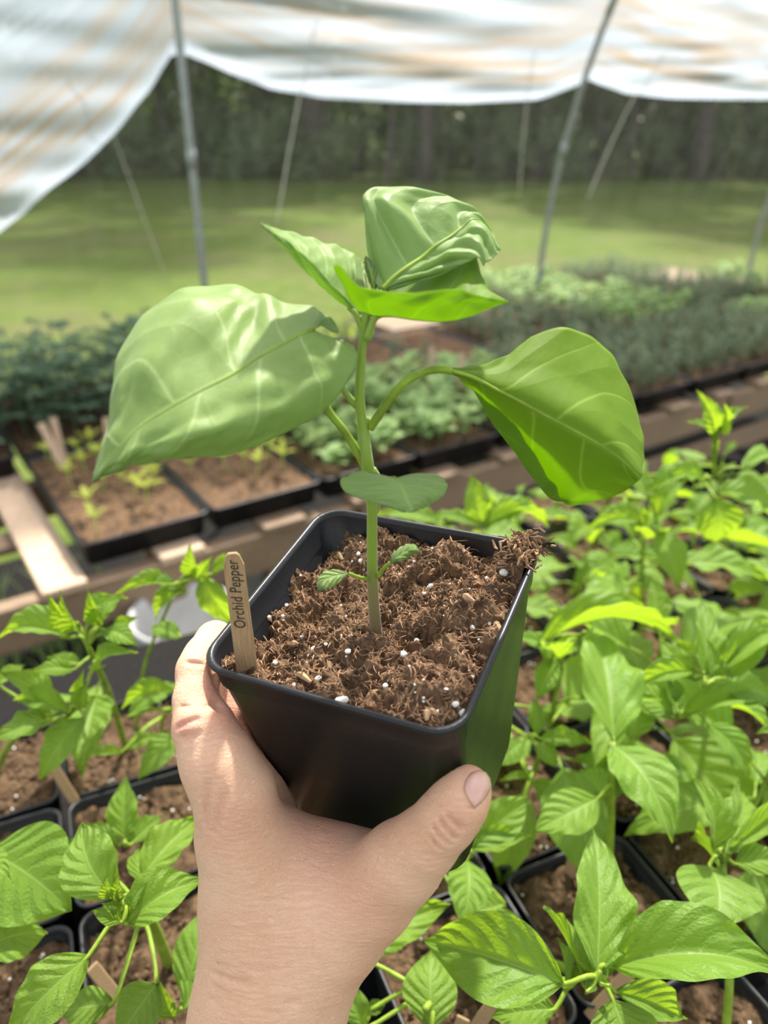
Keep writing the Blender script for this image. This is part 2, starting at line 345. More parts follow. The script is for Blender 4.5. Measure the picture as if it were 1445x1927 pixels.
def put_tree(meshes, names, nm, x, y, s, label, cat, group):
    e = empty(nm, (x, y, -.03), label, cat, group); e.rotation_euler = (0, 0, rt.uniform(0, 6.28)); e.scale = (s, s, s*rt.uniform(.9, 1.1))
    for n_, me in zip(names, meshes): link(n_, me, e)
for row, (yy, n, lab) in enumerate([(24.5, 14, ''), (29, 15, 'tall tree in the second rank of the shaded wood beyond the lawn'), (35, 15, 'tall tree deep in the shaded wood beyond the lawn')]):
    for i in range(n):
        x = (-22+44.0*i/(n-1))*(1+.1*row)+rt.uniform(-.9, .9)
        put_tree(rt.choice(tree_meshes), ('trunk', 'crown'), 'woodland_tree', x, yy+rt.uniform(-.8, 1.4), (rt.uniform(1.1, 1.4) if i % 3 or row else rt.uniform(1.9, 2.2)), lab if row else ('tall tree at the front edge of the wood, '+ORD[i]+' from the left'), 'tree', 'tall woodland trees, '+('front', 'middle', 'back')[row]+' rank')
for i in range(26):
    put_tree(rt.choice(slim), ('trunk', 'crown'), 'sapling', rt.uniform(-15, 16), rt.uniform(24, 29), rt.uniform(.8, 1.2), 'slim dark sapling trunk between the larger trees at the edge of the wood', 'tree', 'slim saplings at the edge of the wood')
for i in range(64):
    row = i // 16; x = -16.5+33*(i % 16)/15+rt.uniform(-.8, .8)
    put_tree(rt.choice(shrub_meshes), ('stems', 'foliage'), 'shrub', x*(1+.13*row), (25.2, 28, 32, 40)[row]+rt.uniform(-.6, .9), (rt.uniform(.6, 1.05), 1.2, 1.7, 3.4)[row], ('dull green undergrowth shrub along the edge of the wood, '+ORD[i % 16]+' from the left') if row == 0 else 'dull green undergrowth shrub beneath the trees at the '+('edge', 'middle', 'back', 'far end')[row]+' of the wood', 'shrub', 'undergrowth shrubs at the '+('edge', 'middle', 'back', 'far end')[row]+' of the wood')

# ------------------------------------------------------------------ hoops, cover and cords
PL0 = np.array([-.583, 2.56, 0])*1.15; PR0 = np.array([.66, 3.37, 0])*1.15
WU = (PR0-PL0); SP = np.linalg.norm(WU); WU = WU/SP; WN = np.array([-WU[1], WU[0], 0])     # along wall, outward
def wall_w(u, z):       # inward lean of the wall at distance u along it (left hoop u=0, right hoop u=SP)
    k = min(1.2, max(0, u/SP)); l = 0 if z < 1.95 else .55*(z-1.95)**1.4
    r = .40*max(0, (z-.75)/1.45)**2.1
    return l*(1-k)+r*k
def W(u, z, out=0): return PL0+WU*u-WN*(wall_w(u, z)-out)+EZ*z
def hoop(u, label):
    e = empty('hoop_pole', W(u, 0), label, 'tunnel hoop', None)
    def loc(p): return np.array(p)-np.array(e.location)
    b = MB(); b.tube([loc(W(u, z)) for z in np.linspace(-.02, 2.75, 26)], .0135, 12); b.build('tube', M['pole'], e)
    b = MB(); b.tube([loc(W(u, z)) for z in np.linspace(1.40, 1.46, 3)], .0165, 12); b.build('clamp', M['pole'], e)
    b = MB(); b.tube([loc(W(u, z)) for z in np.linspace(1.93, 2.02, 3)], .0155, 12); b.build('clamp', M['pole'], e)
hoop(0, 'upright grey metal hoop pole left of the pepper plant, seen above the big left leaf')
hoop(SP, 'leaning grey metal hoop pole right of the pepper plant, rising behind the seedling bench')
hoop(SP*2.02, 'faint grey metal hoop pole at the far right edge')
# hem of the sheet measured on the wall
def wall_hit(px, py):
    p0 = PL0.copy(); hit = None; off = 0
    for _ in range(6):
        hit = onplane(px, py, PL0-WN*off, WN); u = float(np.dot(hit-PL0, WU)); off = wall_w(u, hit[2])
    return u, hit[2]
hem = [wall_hit(*q) for q in [(-260, 640), (0, 450), (100, 365), (190, 290), (250, 225), (300, 155), (328, 105), (350, 98), (420, 125), (520, 165), (620, 183), (750, 190), (900, 193), (1030, 187), (1100, 160), (1125, 148), (1150, 158), (1200, 175), (1300, 184), (1445, 187), (1700, 178)]]
hem = sorted(hem); hu = [h[0] for h in hem]; hz = [h[1] for h in hem]
us = np.linspace(hu[0]-1.3, hu[-1]+.4, 240); NV = 60; vs = []; uvs = []
for i, u in enumerate(us):
    z0 = float(np.interp(u, hu, hz)); bay = abs(math.sin(math.pi*u/SP))
    for j in range(NV+1):
        t = j/NV; z = z0+(2.72-z0)*t**1.15
        n1 = mn.noise(Vector((u*1.1, z*13+u*.6, 3))); n2 = mn.noise(Vector((u*2.6, z*34-u*1.2, 9)))
        fold = (.036*n1+.020*n2)*(.35+bay)*max(.3, 1-t)
        lip = .022*math.exp(-((z-z0)/.02)**2)
        vs.append(W(u, z, .022+fold+.05*bay*(1-t)+lip)); uvs.append((u, z-z0))
fs = []
for i in range(len(us)-1):
    for j in range(NV): a = i*(NV+1)+j; fs.append((a, a+NV+1, a+NV+2, a+1))
cover = link('plastic_cover', mesh_of('plastic_cover', vs, fs, M['sheet'], True, uvs)); tag(cover, 'milky white plastic tunnel cover hanging in scallops between the metal hoops', 'plastic sheet')
vs = []; fs = []; uu = np.linspace(-3.0, 6.0, 90); zz_ = np.linspace(.02, 2.2, 30)
for u in uu:
    for z in zz_: vs.append(W(u, z, .16+.012*mn.noise(Vector((u*1.3, z*.6, 5)))))
for i in range(89):
    for j in range(29): a = i*30+j; fs.append((a, a+30, a+31, a+1))
_m = bpy.data.materials.new('pale haze film'); _m.use_nodes = True; _t = _m.node_tree; _t.nodes.clear(); _o = _t.nodes.new('ShaderNodeOutputMaterial')  # added film: its pale scatter lifts the darks of lawn and wood as haze
_d = _t.nodes.new('ShaderNodeBsdfDiffuse'); _d.inputs[0].default_value = (.75, .76, .74, 1); _tl = _t.nodes.new('ShaderNodeBsdfTranslucent'); _tl.inputs[0].default_value = (.8, .8, .76, 1)
_a = _t.nodes.new('ShaderNodeAddShader'); _a = _t.nodes.new('ShaderNodeMixShader'); _a.inputs[0].default_value = .6; _t.links.new(_d.outputs[0], _a.inputs[1]); _t.links.new(_tl.outputs[0], _a.inputs[2])
_tp = _t.nodes.new('ShaderNodeBsdfTransparent'); _x = _t.nodes.new('ShaderNodeMixShader'); _t.links.new(_a.outputs[0], _x.inputs[1]); _t.links.new(_tp.outputs[0], _x.inputs[2])
_n = noise_(_t, coord(_t, 'Object', (6, 6, .8)), 2.5, 5, .6); _t.links.new(ramp(_t, _n, [(.3, (.955, .955, .955)), (.7, (.985, .985, .985))]), _x.inputs[0]); _t.links.new(_x.outputs[0], _o.inputs[0])
tag(link('haze_film', mesh_of('haze_film', vs, fs, _m, True)), 'thin see-through film added behind the poles for a faint haze over lawn and wood', 'plastic film')
def cord(p0, p1, label, out=.09, r=.0025):
    u0, z0 = wall_hit(*p0); u1, z1 = wall_hit(*p1); b = MB()
    b.tube([W(u0+(u1-u0)*t, z0+(z1-z0)*t, out) for t in np.linspace(-.4, 1.0, 12)], r, 6)
    tag(b.build('cord', M['rope']), label, 'cord')
cord((600, 120), (540, 440), 'pale thin cord hanging from the cover just left of the pepper plant', .1, .003)
cord((1028, 150), (1005, 372), 'pale thin cord hanging left of the leaning hoop pole', .1, .0024)
cord((1232, 170), (1135, 378), 'pale slanting cord right of the leaning hoop pole', .1, .0036)
cord((215, 215), (335, 545), 'very thin cord slanting left of the upright hoop pole', .1, .0016)

# ------------------------------------------------------------------ rounded square shells
def rsq(hx, hy, r, n=7):
    out = []
    for cxs, cys, a0 in ((1, 1, 0), (-1, 1, 90), (-1, -1, 180), (1, -1, 270)):
        for k in range(n+1):
            a = math.radians(a0+90*k/n); out.append((cxs*(hx-r)+r*math.cos(a), cys*(hy-r)+r*math.sin(a)))
    return out
def shell(levels, n=7):     # levels: (hx, hy, r, z)
    vs = []; fs = []; m = 4*(n+1)
    for hx, hy, r, z in levels: vs += [(x, y, z) for x, y in rsq(hx, hy, r, n)]
    for i in range(len(levels)-1):
        for k in range(m): fs.append((i*m+k, i*m+(k+1) % m, (i+1)*m+(k+1) % m, (i+1)*m+k))
    fs.append(tuple(range(m-1, -1, -1))); fs.append(tuple((len(levels)-1)*m+k for k in range(m)))
    return vs, fs
PH = .0475
def pot_levels(h=.101, bs=.815):
    L = []; b = PH*bs; r0 = .011
    L.append((b, b, .012, -h))
    L.append((PH*.965, PH*.965, r0, -.0125)); L.append((PH*.985, PH*.985, r0, -.0105)); L.append((PH*.992, PH*.992, r0, -.003))
    L.append((PH+.0006, PH+.0006, r0, -.0016)); L.append((PH+.0008, PH+.0008, r0, -.0004)); L.append((PH, PH, r0, .0004)); L.append((PH-.0012, PH-.0012, r0-.001, .0002))
    L.append((PH-.0022, PH-.0022, r0-.002, -.0015)); L.append((PH-.0028, PH-.0028, r0-.002, -.0120)); L.append((PH*.965-.0035, PH*.965-.0035, r0-.002, -.0135))
    L.append((b-.0015, b-.0015, .010, -h+.002))
    return L
pv, pf = shell(pot_levels()); pot_mesh = mesh_of('pot', pv, pf, M['black'])

# ------------------------------------------------------------------ the held pot
HX = np.array([.9072, -.4189, .0386]); HZ = np.array([-.1126, -.1533, .9817]); HX -= HZ*np.dot(HX, HZ); HX /= np.linalg.norm(HX)
HY = np.cross(HZ, HX); HC = CAM+np.array([-.002, .2339, -.1554]); HR = np.stack([HX, HY, HZ], 1)
HM = Matrix([[*HR[0], HC[0]], [*HR[1], HC[1]], [*HR[2], HC[2]], [0, 0, 0, 1]])
def Hl(p): return HR.T @ (np.array(p)-HC)          # world -> pot local
held = link('plant_pot', pot_mesh.copy()); held.matrix_world = HM
tag(held, 'square black plastic plant pot held up in the hand', 'plant pot')
def soil_height(x, y):
    v = Vector((x*38, y*38, 1.7)); h = .0070*mn.fractal(v, .9, 2.0, 3)
    v2 = Vector((x*150, y*150, 4)); h += .0060*mn.noise(v2)+.0030*mn.noise(Vector((x*420, y*420, 2)))+.0012*mn.noise(Vector((x*900, y*900, 7)))
    h += .009*math.exp(-((x-.046)**2+(y-.043)**2)/.00012)              # clump over the back right corner
    h += .010*math.exp(-((x-.012)**2+(y-.030)**2)/.00010)
    h += .005*math.exp(-((x-.030)**2+(y-.000)**2)/.00030)
    h -= .010*math.exp(-((x-.020)**2+(y+.006)**2)/.00006)+.008*math.exp(-((x+.030)**2+(y-.0)**2)/.00006)+.007*math.exp(-((x+.036)**2+(y-.036)**2)/.00016)
    return -.0085+h-.006*max(0, (-x-.028)/.02)*max(0, (y+.01)/.05)+.003*(x/.05)
N = 230; vs = []; fs = []; H2 = PH-.0026
for j in range(N+1):
    for i in range(N+1):
        x = -H2+2*H2*i/N; y = -H2+2*H2*j/N; h = soil_height(x, y)
        dx = mn.noise(Vector((x*260, y*260, 11)))*.0012; dy = mn.noise(Vector((x*260, y*260, 17)))*.0012
        rr = math.hypot(max(0, abs(x)-(H2-.009)), max(0, abs(y)-(H2-.009)))
        if rr > .0088: k = .0088/rr; x = math.copysign((H2-.009)+(abs(x)-(H2-.009))*k, x); y = math.copysign((H2-.009)+(abs(y)-(H2-.009))*k, y); dx = dy = 0
        edge = min(H2-abs(x), H2-abs(y)); dx *= min(1, max(0, edge/.004)); dy *= min(1, max(0, edge/.004))
        if h < -.012:
            lim = H2-.003*min(1, (-.012-h)/.002); x = max(-lim, min(lim, x)); y = max(-lim, min(lim, y))
        vs.append((x+dx, y+dy, h))
for j in range(N):
    for i in range(N): a = j*(N+1)+i; fs.append((a, a+1, a+N+2, a+N+1))
soil = link('potting_soil', mesh_of('potting_soil', vs, fs, M['soil'], True), held); tag(soil, 'crumbly brown potting mix', kind='stuff')
rs = random.Random(5); b = MB()
def curl(bm_, x, y, L, r, rr=rs):
    an = rr.uniform(0, 6.28); z = soil_height(x, y); k = rr.uniform(-1.6, 1.6); pts = []; zz = z+r; cx_, cy_ = x, y
    up = rr.uniform(-.1, .55)
    for q in range(5):
        pts.append((cx_, cy_, zz)); cx_ += math.cos(an)*L/4; cy_ += math.sin(an)*L/4; an += k*.35; zz += up*L/4; up -= .22
    pts = [(max(-H2+.001, min(H2+(.003 if y > .03 and x > .03 else -.001), p[0])), max(-H2+.001, min(H2-.001, p[1])), max(p[2], soil_height(p[0], p[1])-.0005)) for p in pts]
    bm_.tube(pts, [r*.6, r, r, r*.8, r*.3], 4, True)
for i in range(4800):
    x = rs.uniform(-1, 1)*H2*.97; y = rs.uniform(-1, 1)*H2*.97
    curl(b, x, y, rs.uniform(.001, .0038)*(1.7 if i % 12 == 0 else 1), rs.uniform(.0001, .00030))
for i in range(260):
    x = .043+rs.gauss(0, .004); y = .041+rs.gauss(0, .004)
    an = rs.uniform(0, 6.28); L = rs.uniform(.002, .006); z = max(soil_height(x, y), -.001)+rs.uniform(0, .004)
    if x > H2+.004 or y > H2+.003: continue
    b.tube([(x, y, z), (x+math.cos(an)*L*.5, y+math.sin(an)*L*.5, z+rs.uniform(-.001, .002)), (x+math.cos(an)*L, y+math.sin(an)*L, z+rs.uniform(-.002, .002))], [.0003, .0006, .0003], 4)
fb = b.build('fibres', M['fibre'], soil, False); fb['kind'] = 'stuff'
def pebble(bm_, c, s, rr, n=6, sq=.8):
    vs = []; fs = []
    ico = bmesh.new(); bmesh.ops.create_icosphere(ico, subdivisions=2, radius=1)
    sd = rr.uniform(0, 99)
    vs = [Vector(c)+Vector((v.co.x, v.co.y, v.co.z*sq))*s*(1+.35*mn.noise(v.co*1.4+Vector((sd, 0, 0)))) for v in ico.verts]
    fs = [[v.index for v in f.verts] for f in ico.faces]; ico.free(); bm_.add(vs, fs)
def on_soil(px, py):
    p = None; z = -.006
    for _ in range(6):
        q = onplane(px, py, HC+HZ*z, HZ); l = Hl(q); z = soil_height(l[0], l[1])
    return l[0], l[1], z
b = MB()
for px, py, s in [(540, 1143, 4), (507, 1163, 5), (532, 1160, 4), (640, 1140, 4), (683, 1070, 7), (678, 1065, 5), (780, 1060, 4), (806, 1095, 4), (811, 1104, 5), (798, 1117, 4), (813, 1130, 5), (948, 1086, 9), (918, 1086, 6), (887, 1159, 6), (920, 1154, 4), (941, 1060, 4), (902, 1046, 4), (660, 1199, 5), (590, 1222, 6), (615, 1221, 4), (568, 1200, 4), (660, 1252, 6), (655, 1248, 4), (759, 1233, 7), (785, 1217, 5), (638, 1323, 9), (648, 1319, 8), (599, 1277, 7), (553, 1290, 4), (563, 1289, 4), (871, 1344, 8), (797, 1317, 5), (820, 1318, 4), (840, 1300, 5), (725, 1291, 5), (660, 1262, 5), (518, 1248, 5), (478, 1290, 4), (482, 1185, 4), (890, 1280, 4), (858, 1331, 6), (836, 1110, 3), (872, 1040, 4), (812, 1040, 3)]:
    x, y, z = on_soil(px, py)
    if abs(x) < H2 and abs(y) < H2: pebble(b, (x, y, z+s*.00007), s*.285/1447*.95, rs)
for i in range(120):
    x = rs.uniform(-1, 1)*H2*.95; y = rs.uniform(-1, 1)*H2*.95; pebble(b, (x, y, soil_height(x, y)+.0001), rs.uniform(.0002, .00055), rs)
pl = b.build('perlite', M['perlite'], soil); tag(pl, 'white perlite grains scattered over the soil', kind='stuff')
b = MB()
for px, py, L, a in [(815, 1345, .0085, -25), (935, 1170, .009, -50), (878, 1130, .007, -20), (945, 1148, .005, -60), (555, 1220, .004, 10), (800, 1318, .005, -70), (640, 1050, .007, -45), (570, 1276, .009, -20), (700, 1310, .006, 60), (900, 1040, .012, 5), (620, 1255, .004, -60), (940, 1040, .006, -60)]:
    x, y, z = on_soil(px, py); a = math.radians(a); d = np.array([math.cos(a), math.sin(a), .1])
    b.tube([np.array([x, y, z+.001])-d*L/2, np.array([x, y, z+.0018]), np.array([x, y, z+.001])+d*L/2], [.0005, .0014, .0006], 6)
bk = b.build('bark_chips', M['bark'], soil, False); bk['kind'] = 'stuff'

# ------------------------------------------------------------------ wooden stake with lettering
sx, sy, sz = on_soil(466, 1262); foot = HC+HR@np.array([sx, sy, sz]); d_f = depth_of(foot)
top = P(437, 1040, d_f-.020); ax = top-foot; SL = np.linalg.norm(ax); ax /= SL
toc = CAM-foot; nrm = toc-ax*np.dot(toc, ax)-RGT*.02; nrm -= ax*np.dot(nrm, ax); nrm /= np.linalg.norm(nrm); wx = np.cross(ax, nrm)
SWb = .0037; b = MB(); prof = [(-.010, 1.0), (0, 1.0), (SL-.0045, .90), (SL-.0012, .62), (SL, .38)]
vs = []; fs = []
for z, k in prof:
    for s1, s2 in ((-1, -1), (1, -1), (1, 1), (-1, 1)): vs.append((s1*SWb*k, s2*.00085, z))
for i in range(len(prof)-1):
    for k in range(4): fs.append((i*4+k, i*4+(k+1) % 4, i*4+4+(k+1) % 4, i*4+4+k))
fs += [(3, 2, 1, 0), tuple(len(prof)*4-4+k for k in range(4))]
stake = link('plant_label', mesh_of('plant_label', vs, fs, M['stake'], False)); mod_bevel(stake, .0004)
stake.matrix_world = Matrix([[wx[0], -nrm[0], ax[0], foot[0]], [wx[1], -nrm[1], ax[1], foot[1]], [wx[2], -nrm[2], ax[2], foot[2]], [0, 0, 0, 1]])
tag(stake, 'wooden plant stake lettered Orchid Pepper in the corner of the held pot', 'plant label')
cu = bpy.data.curves.new('lettering', 'FONT'); cu.body = 'Orchid Pepper'; cu.size = .0054; cu.extrude = .00006; cu.shear = .22; cu.align_y = 'CENTER'; cu.space_character = 1.05; cu.offset = .00002
tmp = bpy.data.objects.new('t', cu); C.objects.link(tmp); bpy.context.view_layer.update(); lm = bpy.data.meshes.new_from_object(tmp); bpy.data.objects.remove(tmp); lm.materials.append(M['ink']); lm.name = 'lettering'
xs = [v.co.x for v in lm.vertices]; TL = max(xs)-min(xs); want = SL*.575; k = want/TL
for v in lm.vertices:
    x, y, z = v.co; v.co = (-(y)*1.0-0.0002, -.0009-z, SL*.37+x*k)
let = link('lettering', lm, stake); let['label'] = 'dark slanted handwritten-style letters'

# ------------------------------------------------------------------ leaves as lofted surfaces
def nrmz(v): return v/(np.linalg.norm(v)+1e-12)
plant_base = HC+HR@np.array(on_soil(707, 1190)); HAX = nrmz(HZ*.7+UPV*.3); HNN = nrmz(np.cross(RGT, HAX))
def PP(px, py, d):      # point of the held plant: d is measured against the stem plane (.312 lies in it)
    d0 = depth_of(onplane(px, py, plant_base, HNN)); return P(px, py, d0*(1+(d-.312)/.312))
def loft_leaf(stations, nv=64, nu=44, amp=.0009, seed=0, thick=.00035, N_=5.0, flip=False):
    # station: five camera-space points (px,py,d) L, Lm, M, Rm, R  (Lm/Rm may be None)
    rows = []
    for st in stations:
        L, Lm, Mi, Rm, R = st; L, Mi, R = PP(*L), PP(*Mi), PP(*R)
        Lm = PP(*Lm) if Lm is not None else .5*(L+Mi)+(.06*(np.linalg.norm(L-Mi)))*nrmz(CAM-Mi)
        Rm = PP(*Rm) if Rm is not None else .5*(R+Mi)+(.06*(np.linalg.norm(R-Mi)))*nrmz(CAM-Mi)
        rows.append([L, Lm, Mi, Rm, R])
    rows = np.array(rows); cols = np.stack([cr(rows[:, k], nv+1) for k in range(5)], 1)   # nv+1,5,3
    G = np.stack([cr(c, nu+1) for c in cols])                                            # nv+1,nu+1,3
    du = np.gradient(G, axis=1); dv = np.gradient(G, axis=0); nn = np.cross(du, dv); nn /= np.linalg.norm(nn, axis=2)[..., None]+1e-12
    if flip: nn = -nn
    rr = random.Random(seed); vs = []; uvs = []
    wid = np.linalg.norm(G[:, -1]-G[:, 0], axis=1)+np.linalg.norm(G[:, nu//2]-G[:, 0], axis=1); wk = np.clip(wid/wid.max()*1.6, 0, 1)
    for j in range(nv+1):
        for i in range(nu+1):
            u = i/nu; v = j/nv; au = abs(u-.5)*2; ph = (v-.30*au**1.15)*N_+(.42 if u > .5 else 0)
            dist = .5-abs(ph-math.floor(ph)-.5); env = min(1, au*4)*(1-au**6)
            h = (min(1, dist*3.2)-.6)*env*wk[j]+.5*mn.noise(Vector((u*9, v*13, seed)))*env*wk[j]
            q = G[j, i]+nn[j, i]*h*amp+nn[j, i]*(.0009*mn.noise(Vector((v*16, u > .5, seed+5)))*max(0, au-.7)/.3)
            vs.append(q); uvs.append((u, v))
    fs = []
    for j in range(nv):
        for i in range(nu): a = j*(nu+1)+i; fs.append((a, a+1, a+nu+2, a+nu+1))
    return vs, fs, uvs, cols[:, 2]
hero = empty('pepper_plant', plant_base, 'leafy young pepper plant growing in the held pot, sharp in front', 'pepper plant')
hb = plant_base
def hero_leaf(stations, petiole=None, pr=.0011, label=None, amp=.0009, seed=0, mid_r=.0007, midoff=1, N_=5.0, name='leaf', mat=None, nv=64, nu=44):
    vs, fs, uvs, mid = loft_leaf(stations, nv=nv, nu=nu, amp=amp, seed=seed, N_=N_)
    o = link(name, mesh_of(name, [np.array(v)-hb for v in vs], fs, mat or M['leaf_hero'], True, uvs), hero)
    sm = o.modifiers.new('thickness', 'SOLIDIFY'); sm.thickness = .0003; sm.offset = 0
    if label: o['label'] = label
    b = MB()
    if petiole is not None:
        pp = cr([PP(*q) for q in petiole], 22)-hb; b.tube(pp, np.linspace(pr*1.15, pr*.9, 22), 10)
    if mid_r:
        mm = mid-hb; b.tube(mm[:int(len(mm)*.93)], np.linspace(mid_r, mid_r*.25, int(len(mm)*.93)), 6)
    if b.v: b.build('petiole' if petiole is not None else 'midrib', M['stem'], o)
    return o
D = .315   # stem depth
dS = .312
# stem
stem_px = [(709, 1200, dS), (704, 1150, dS-.001), (701, 1090, dS-.002), (700, 1030, dS-.003), (700, 960, dS-.003), (697, 910, dS-.002), (690, 860, dS-.002), (682, 800, dS), (677, 755, dS), (678, 700, dS+.001), (683, 640, dS+.002), (688, 600, dS+.002), (690, 582, dS+.002)]
rad_px = [11.5, 11, 10.5, 10, 10, 11.5, 11, 10.5, 9.5, 9, 8, 9, 9]
sp_ = cr([PP(*q) for q in stem_px], 90)-hb; rp = np.interp(np.linspace(0, 1, 90), np.linspace(0, 1, len(rad_px)), rad_px)*np.array([depth_of(q+hb) for q in sp_])/1447
b = MB(); b.tube(sp_, rp, 18)
b.tube(cr([PP(x, y, dS-.001) for x, y in [(704, 970), (708, 945), (709, 905), (704, 880)]], 12)-hb, np.array([.0006]+[.0014]*9+[.001, .0006]), 8)
b.tube(cr([PP(x, y, dS+.002) for x, y in [(686, 630), (678, 610), (668, 590), (655, 578)]], 10)-hb, np.linspace(.0012, .0008, 10), 8)
b.tube(cr([PP(x, y, dS-.001) for x, y in [(690, 640), (698, 615), (706, 598), (722, 590)]], 10)-hb, np.linspace(.0012, .0010, 10), 8)
b.tube(cr([PP(x, y, dS) for x, y in [(690, 800), (692, 792), (693, 786)]], 5)-hb, np.array([.0009, .0008, .0006, .0005, .0003]), 6)
# twig on the left node
b.tube(cr([PP(x, y, dS+.001) for x, y in [(672, 765), (660, 752), (650, 738), (640, 722)]], 10)-hb, np.linspace(.0013, .0009, 10), 8)
b.build('stem', M['stem_hero'], hero)
# big left leaf
hero_leaf([
    [(606, 612, .309), None, (590, 620, .304), None, (600, 628, .303)],
    [(636, 628, .318), (606, 590, .322), (570, 628, .300), (624, 644, .300), (655, 645, .301)],
    [(622, 600, .326), (566, 580, .324), (535, 646, .295), (604, 672, .293), (672, 668, .298)],
    [(545, 588, .336), (512, 560, .326), (492, 670, .289), (574, 718, .284), (660, 708, .294)],
    [(488, 552, .335), (470, 570, .318), (440, 703, .281), (515, 764, .274), (606, 775, .288)],
    [(420, 536, .330), (420, 580, .306), (385, 732, .274), (448, 796, .266), (520, 822, .280)],
    [(338, 548, .322), (340, 600, .294), (325, 764, .267), (376, 822, .260), (430, 856, .272)],
    [(262, 600, .308), (272, 660, .282), (268, 800, .262), (302, 843, .257), (340, 862, .265)],
    [(218, 690, .291), (228, 745, .272), (222, 845, .258), (246, 866, .256), (268, 872, .260)],
    [(206, 785, .275), (206, 810, .266), (195, 875, .256), (208, 882, .256), (222, 887, .258)],
    [(176, 896, .258), None, (173, 906, .256), None, (182, 904, .257)]],
    petiole=[(691, 890, dS), (672, 850, dS), (645, 808, dS), (614, 765, .313), (600, 700, .318), (592, 650, .316), (588, 624, .306)], pr=.00125, amp=.0019, seed=1, nv=90, nu=60, label='big drooping left leaf, pale glossy upper side')
# right hanging leaf (underside towards us)
hero_leaf([
    [(846, 692, .318), None, (848, 697, .3155), None, (852, 704, .318)],
    [(905, 687, .322), (900, 697, .318), (890, 710, .3135), (884, 722, .318), (880, 726, .321)],
    [(955, 668, .328), (945, 698, .319), (930, 731, .312), (904, 754, .321), (912, 752, .3165)],
    [(1000, 634, .334), (988, 688, .321), (972, 752, .309), (930, 800, .325), (951, 783, .315)],
    [(1055, 617, .337), (1040, 690, .321), (1015, 776, .305), (967, 845, .326), (990, 830, .313)],
    [(1110, 632, .337), (1090, 712, .319), (1055, 797, .301), (1003, 895, .324), (1020, 880, .309)],
    [(1152, 672, .333), (1130, 744, .314), (1095, 818, .298), (1040, 934, .318), (1044, 918, .307)],
    [(1184, 730, .325), (1162, 788, .308), (1130, 838, .296), (1082, 930, .307), (1068, 950, .309)],
    [(1204, 798, .315), (1184, 832, .303), (1162, 859, .295), (1130, 912, .302), (1110, 945, .305)],
    [(1211, 850, .306), (1200, 868, .299), (1186, 880, .294), (1174, 905, .297), (1158, 933, .300)],
    [(1208, 894, .296), None, (1204, 902, .294), None, (1196, 908, .296)]],
    petiole=[(696, 806, dS), (712, 782, dS-.001), (735, 748, dS-.002), (765, 717, dS-.003), (800, 699, .3165), (830, 695, .3155), (850, 697, .3155)], pr=.0013, amp=-.0003, seed=2, nv=84, nu=56, N_=4.2, mat=M['leaf_under'], label='drooping right leaf seen from its bright backlit underside')
# tall back leaf
hero_leaf([
    [(712, 545, .325), None, (720, 545, .322), None, (728, 548, .322)],
    [(702, 505, .333), (706, 518, .328), (742, 522, .325), (765, 528, .325), (790, 530, .325)],
    [(690, 450, .340), (703, 455, .334), (768, 502, .329), (800, 512, .326), (835, 515, .325)],
    [(686, 400, .344), (704, 400, .338), (795, 484, .333), (828, 490, .328), (865, 500, .326)],
    [(684, 366, .347), (722, 378, .341), (820, 463, .336), (850, 470, .330), (885, 490, .326)],
    [(716, 352, .352), (762, 385, .346), (845, 447, .340), (872, 456, .334), (900, 485, .327)],
    [(780, 354, .356), (815, 384, .350), (868, 430, .344), (892, 445, .337), (910, 500, .327)],
    [(845, 369, .358), (862, 392, .353), (888, 413, .347), (912, 443, .339), (912, 496, .329)],
    [(896, 398, .358), (900, 406, .353), (908, 420, .349), (925, 455, .340), (925, 488, .332)],
    [(925, 438, .352), (927, 444, .349), (930, 450, .346), (935, 466, .340), (935, 478, .336)],
    [(942, 469, .343), None, (942, 471, .342), None, (941, 473, .340)]],
    amp=.0016, seed=3, mid_r=.0009, nv=72, nu=50, N_=5.0, label='tall upper leaf at the back with a crinkled glossy face')
# front cupped leaf
hero_leaf([
    [(690, 572, .322), None, (684, 590, .316), None, (668, 575, .312)],
    [(712, 560, .330), (706, 580, .324), (700, 592, .313), (668, 570, .307), (640, 530, .304)],
    [(728, 545, .337), (722, 575, .326), (715, 594, .309), (675, 560, .302), (631, 498, .300)],
    [(738, 540, .343), (738, 570, .328), (740, 594, .305), (708, 568, .297), (682, 540, .296)],
    [(770, 516, .348), (768, 560, .328), (780, 600, .301), (748, 574, .292), (730, 549, .291)],
    [(815, 490, .350), (805, 548, .326), (815, 603, .299), (796, 576, .289), (780, 552, .288)],
    [(858, 467, .350), (848, 540, .324), (850, 602, .298), (836, 572, .290), (828, 546, .288)],
    [(890, 468, .346), (880, 535, .321), (882, 594, .299), (872, 570, .292), (866, 545, .290)],
    [(902, 510, .337), (902, 545, .317), (912, 583, .301), (902, 568, .296), (900, 556, .294)],
    [(920, 545, .322), (925, 555, .312), (937, 573, .303), (932, 568, .300), (930, 562, .299)],
    [(957, 566, .304), None, (958, 567, .304), None, (957, 568, .303)]],
    amp=.0008, seed=4, mid_r=.0008, nv=72, nu=50, N_=5.0, mat=M['leaf_under'], label='cupped front leaf with glowing yellow-green underside')
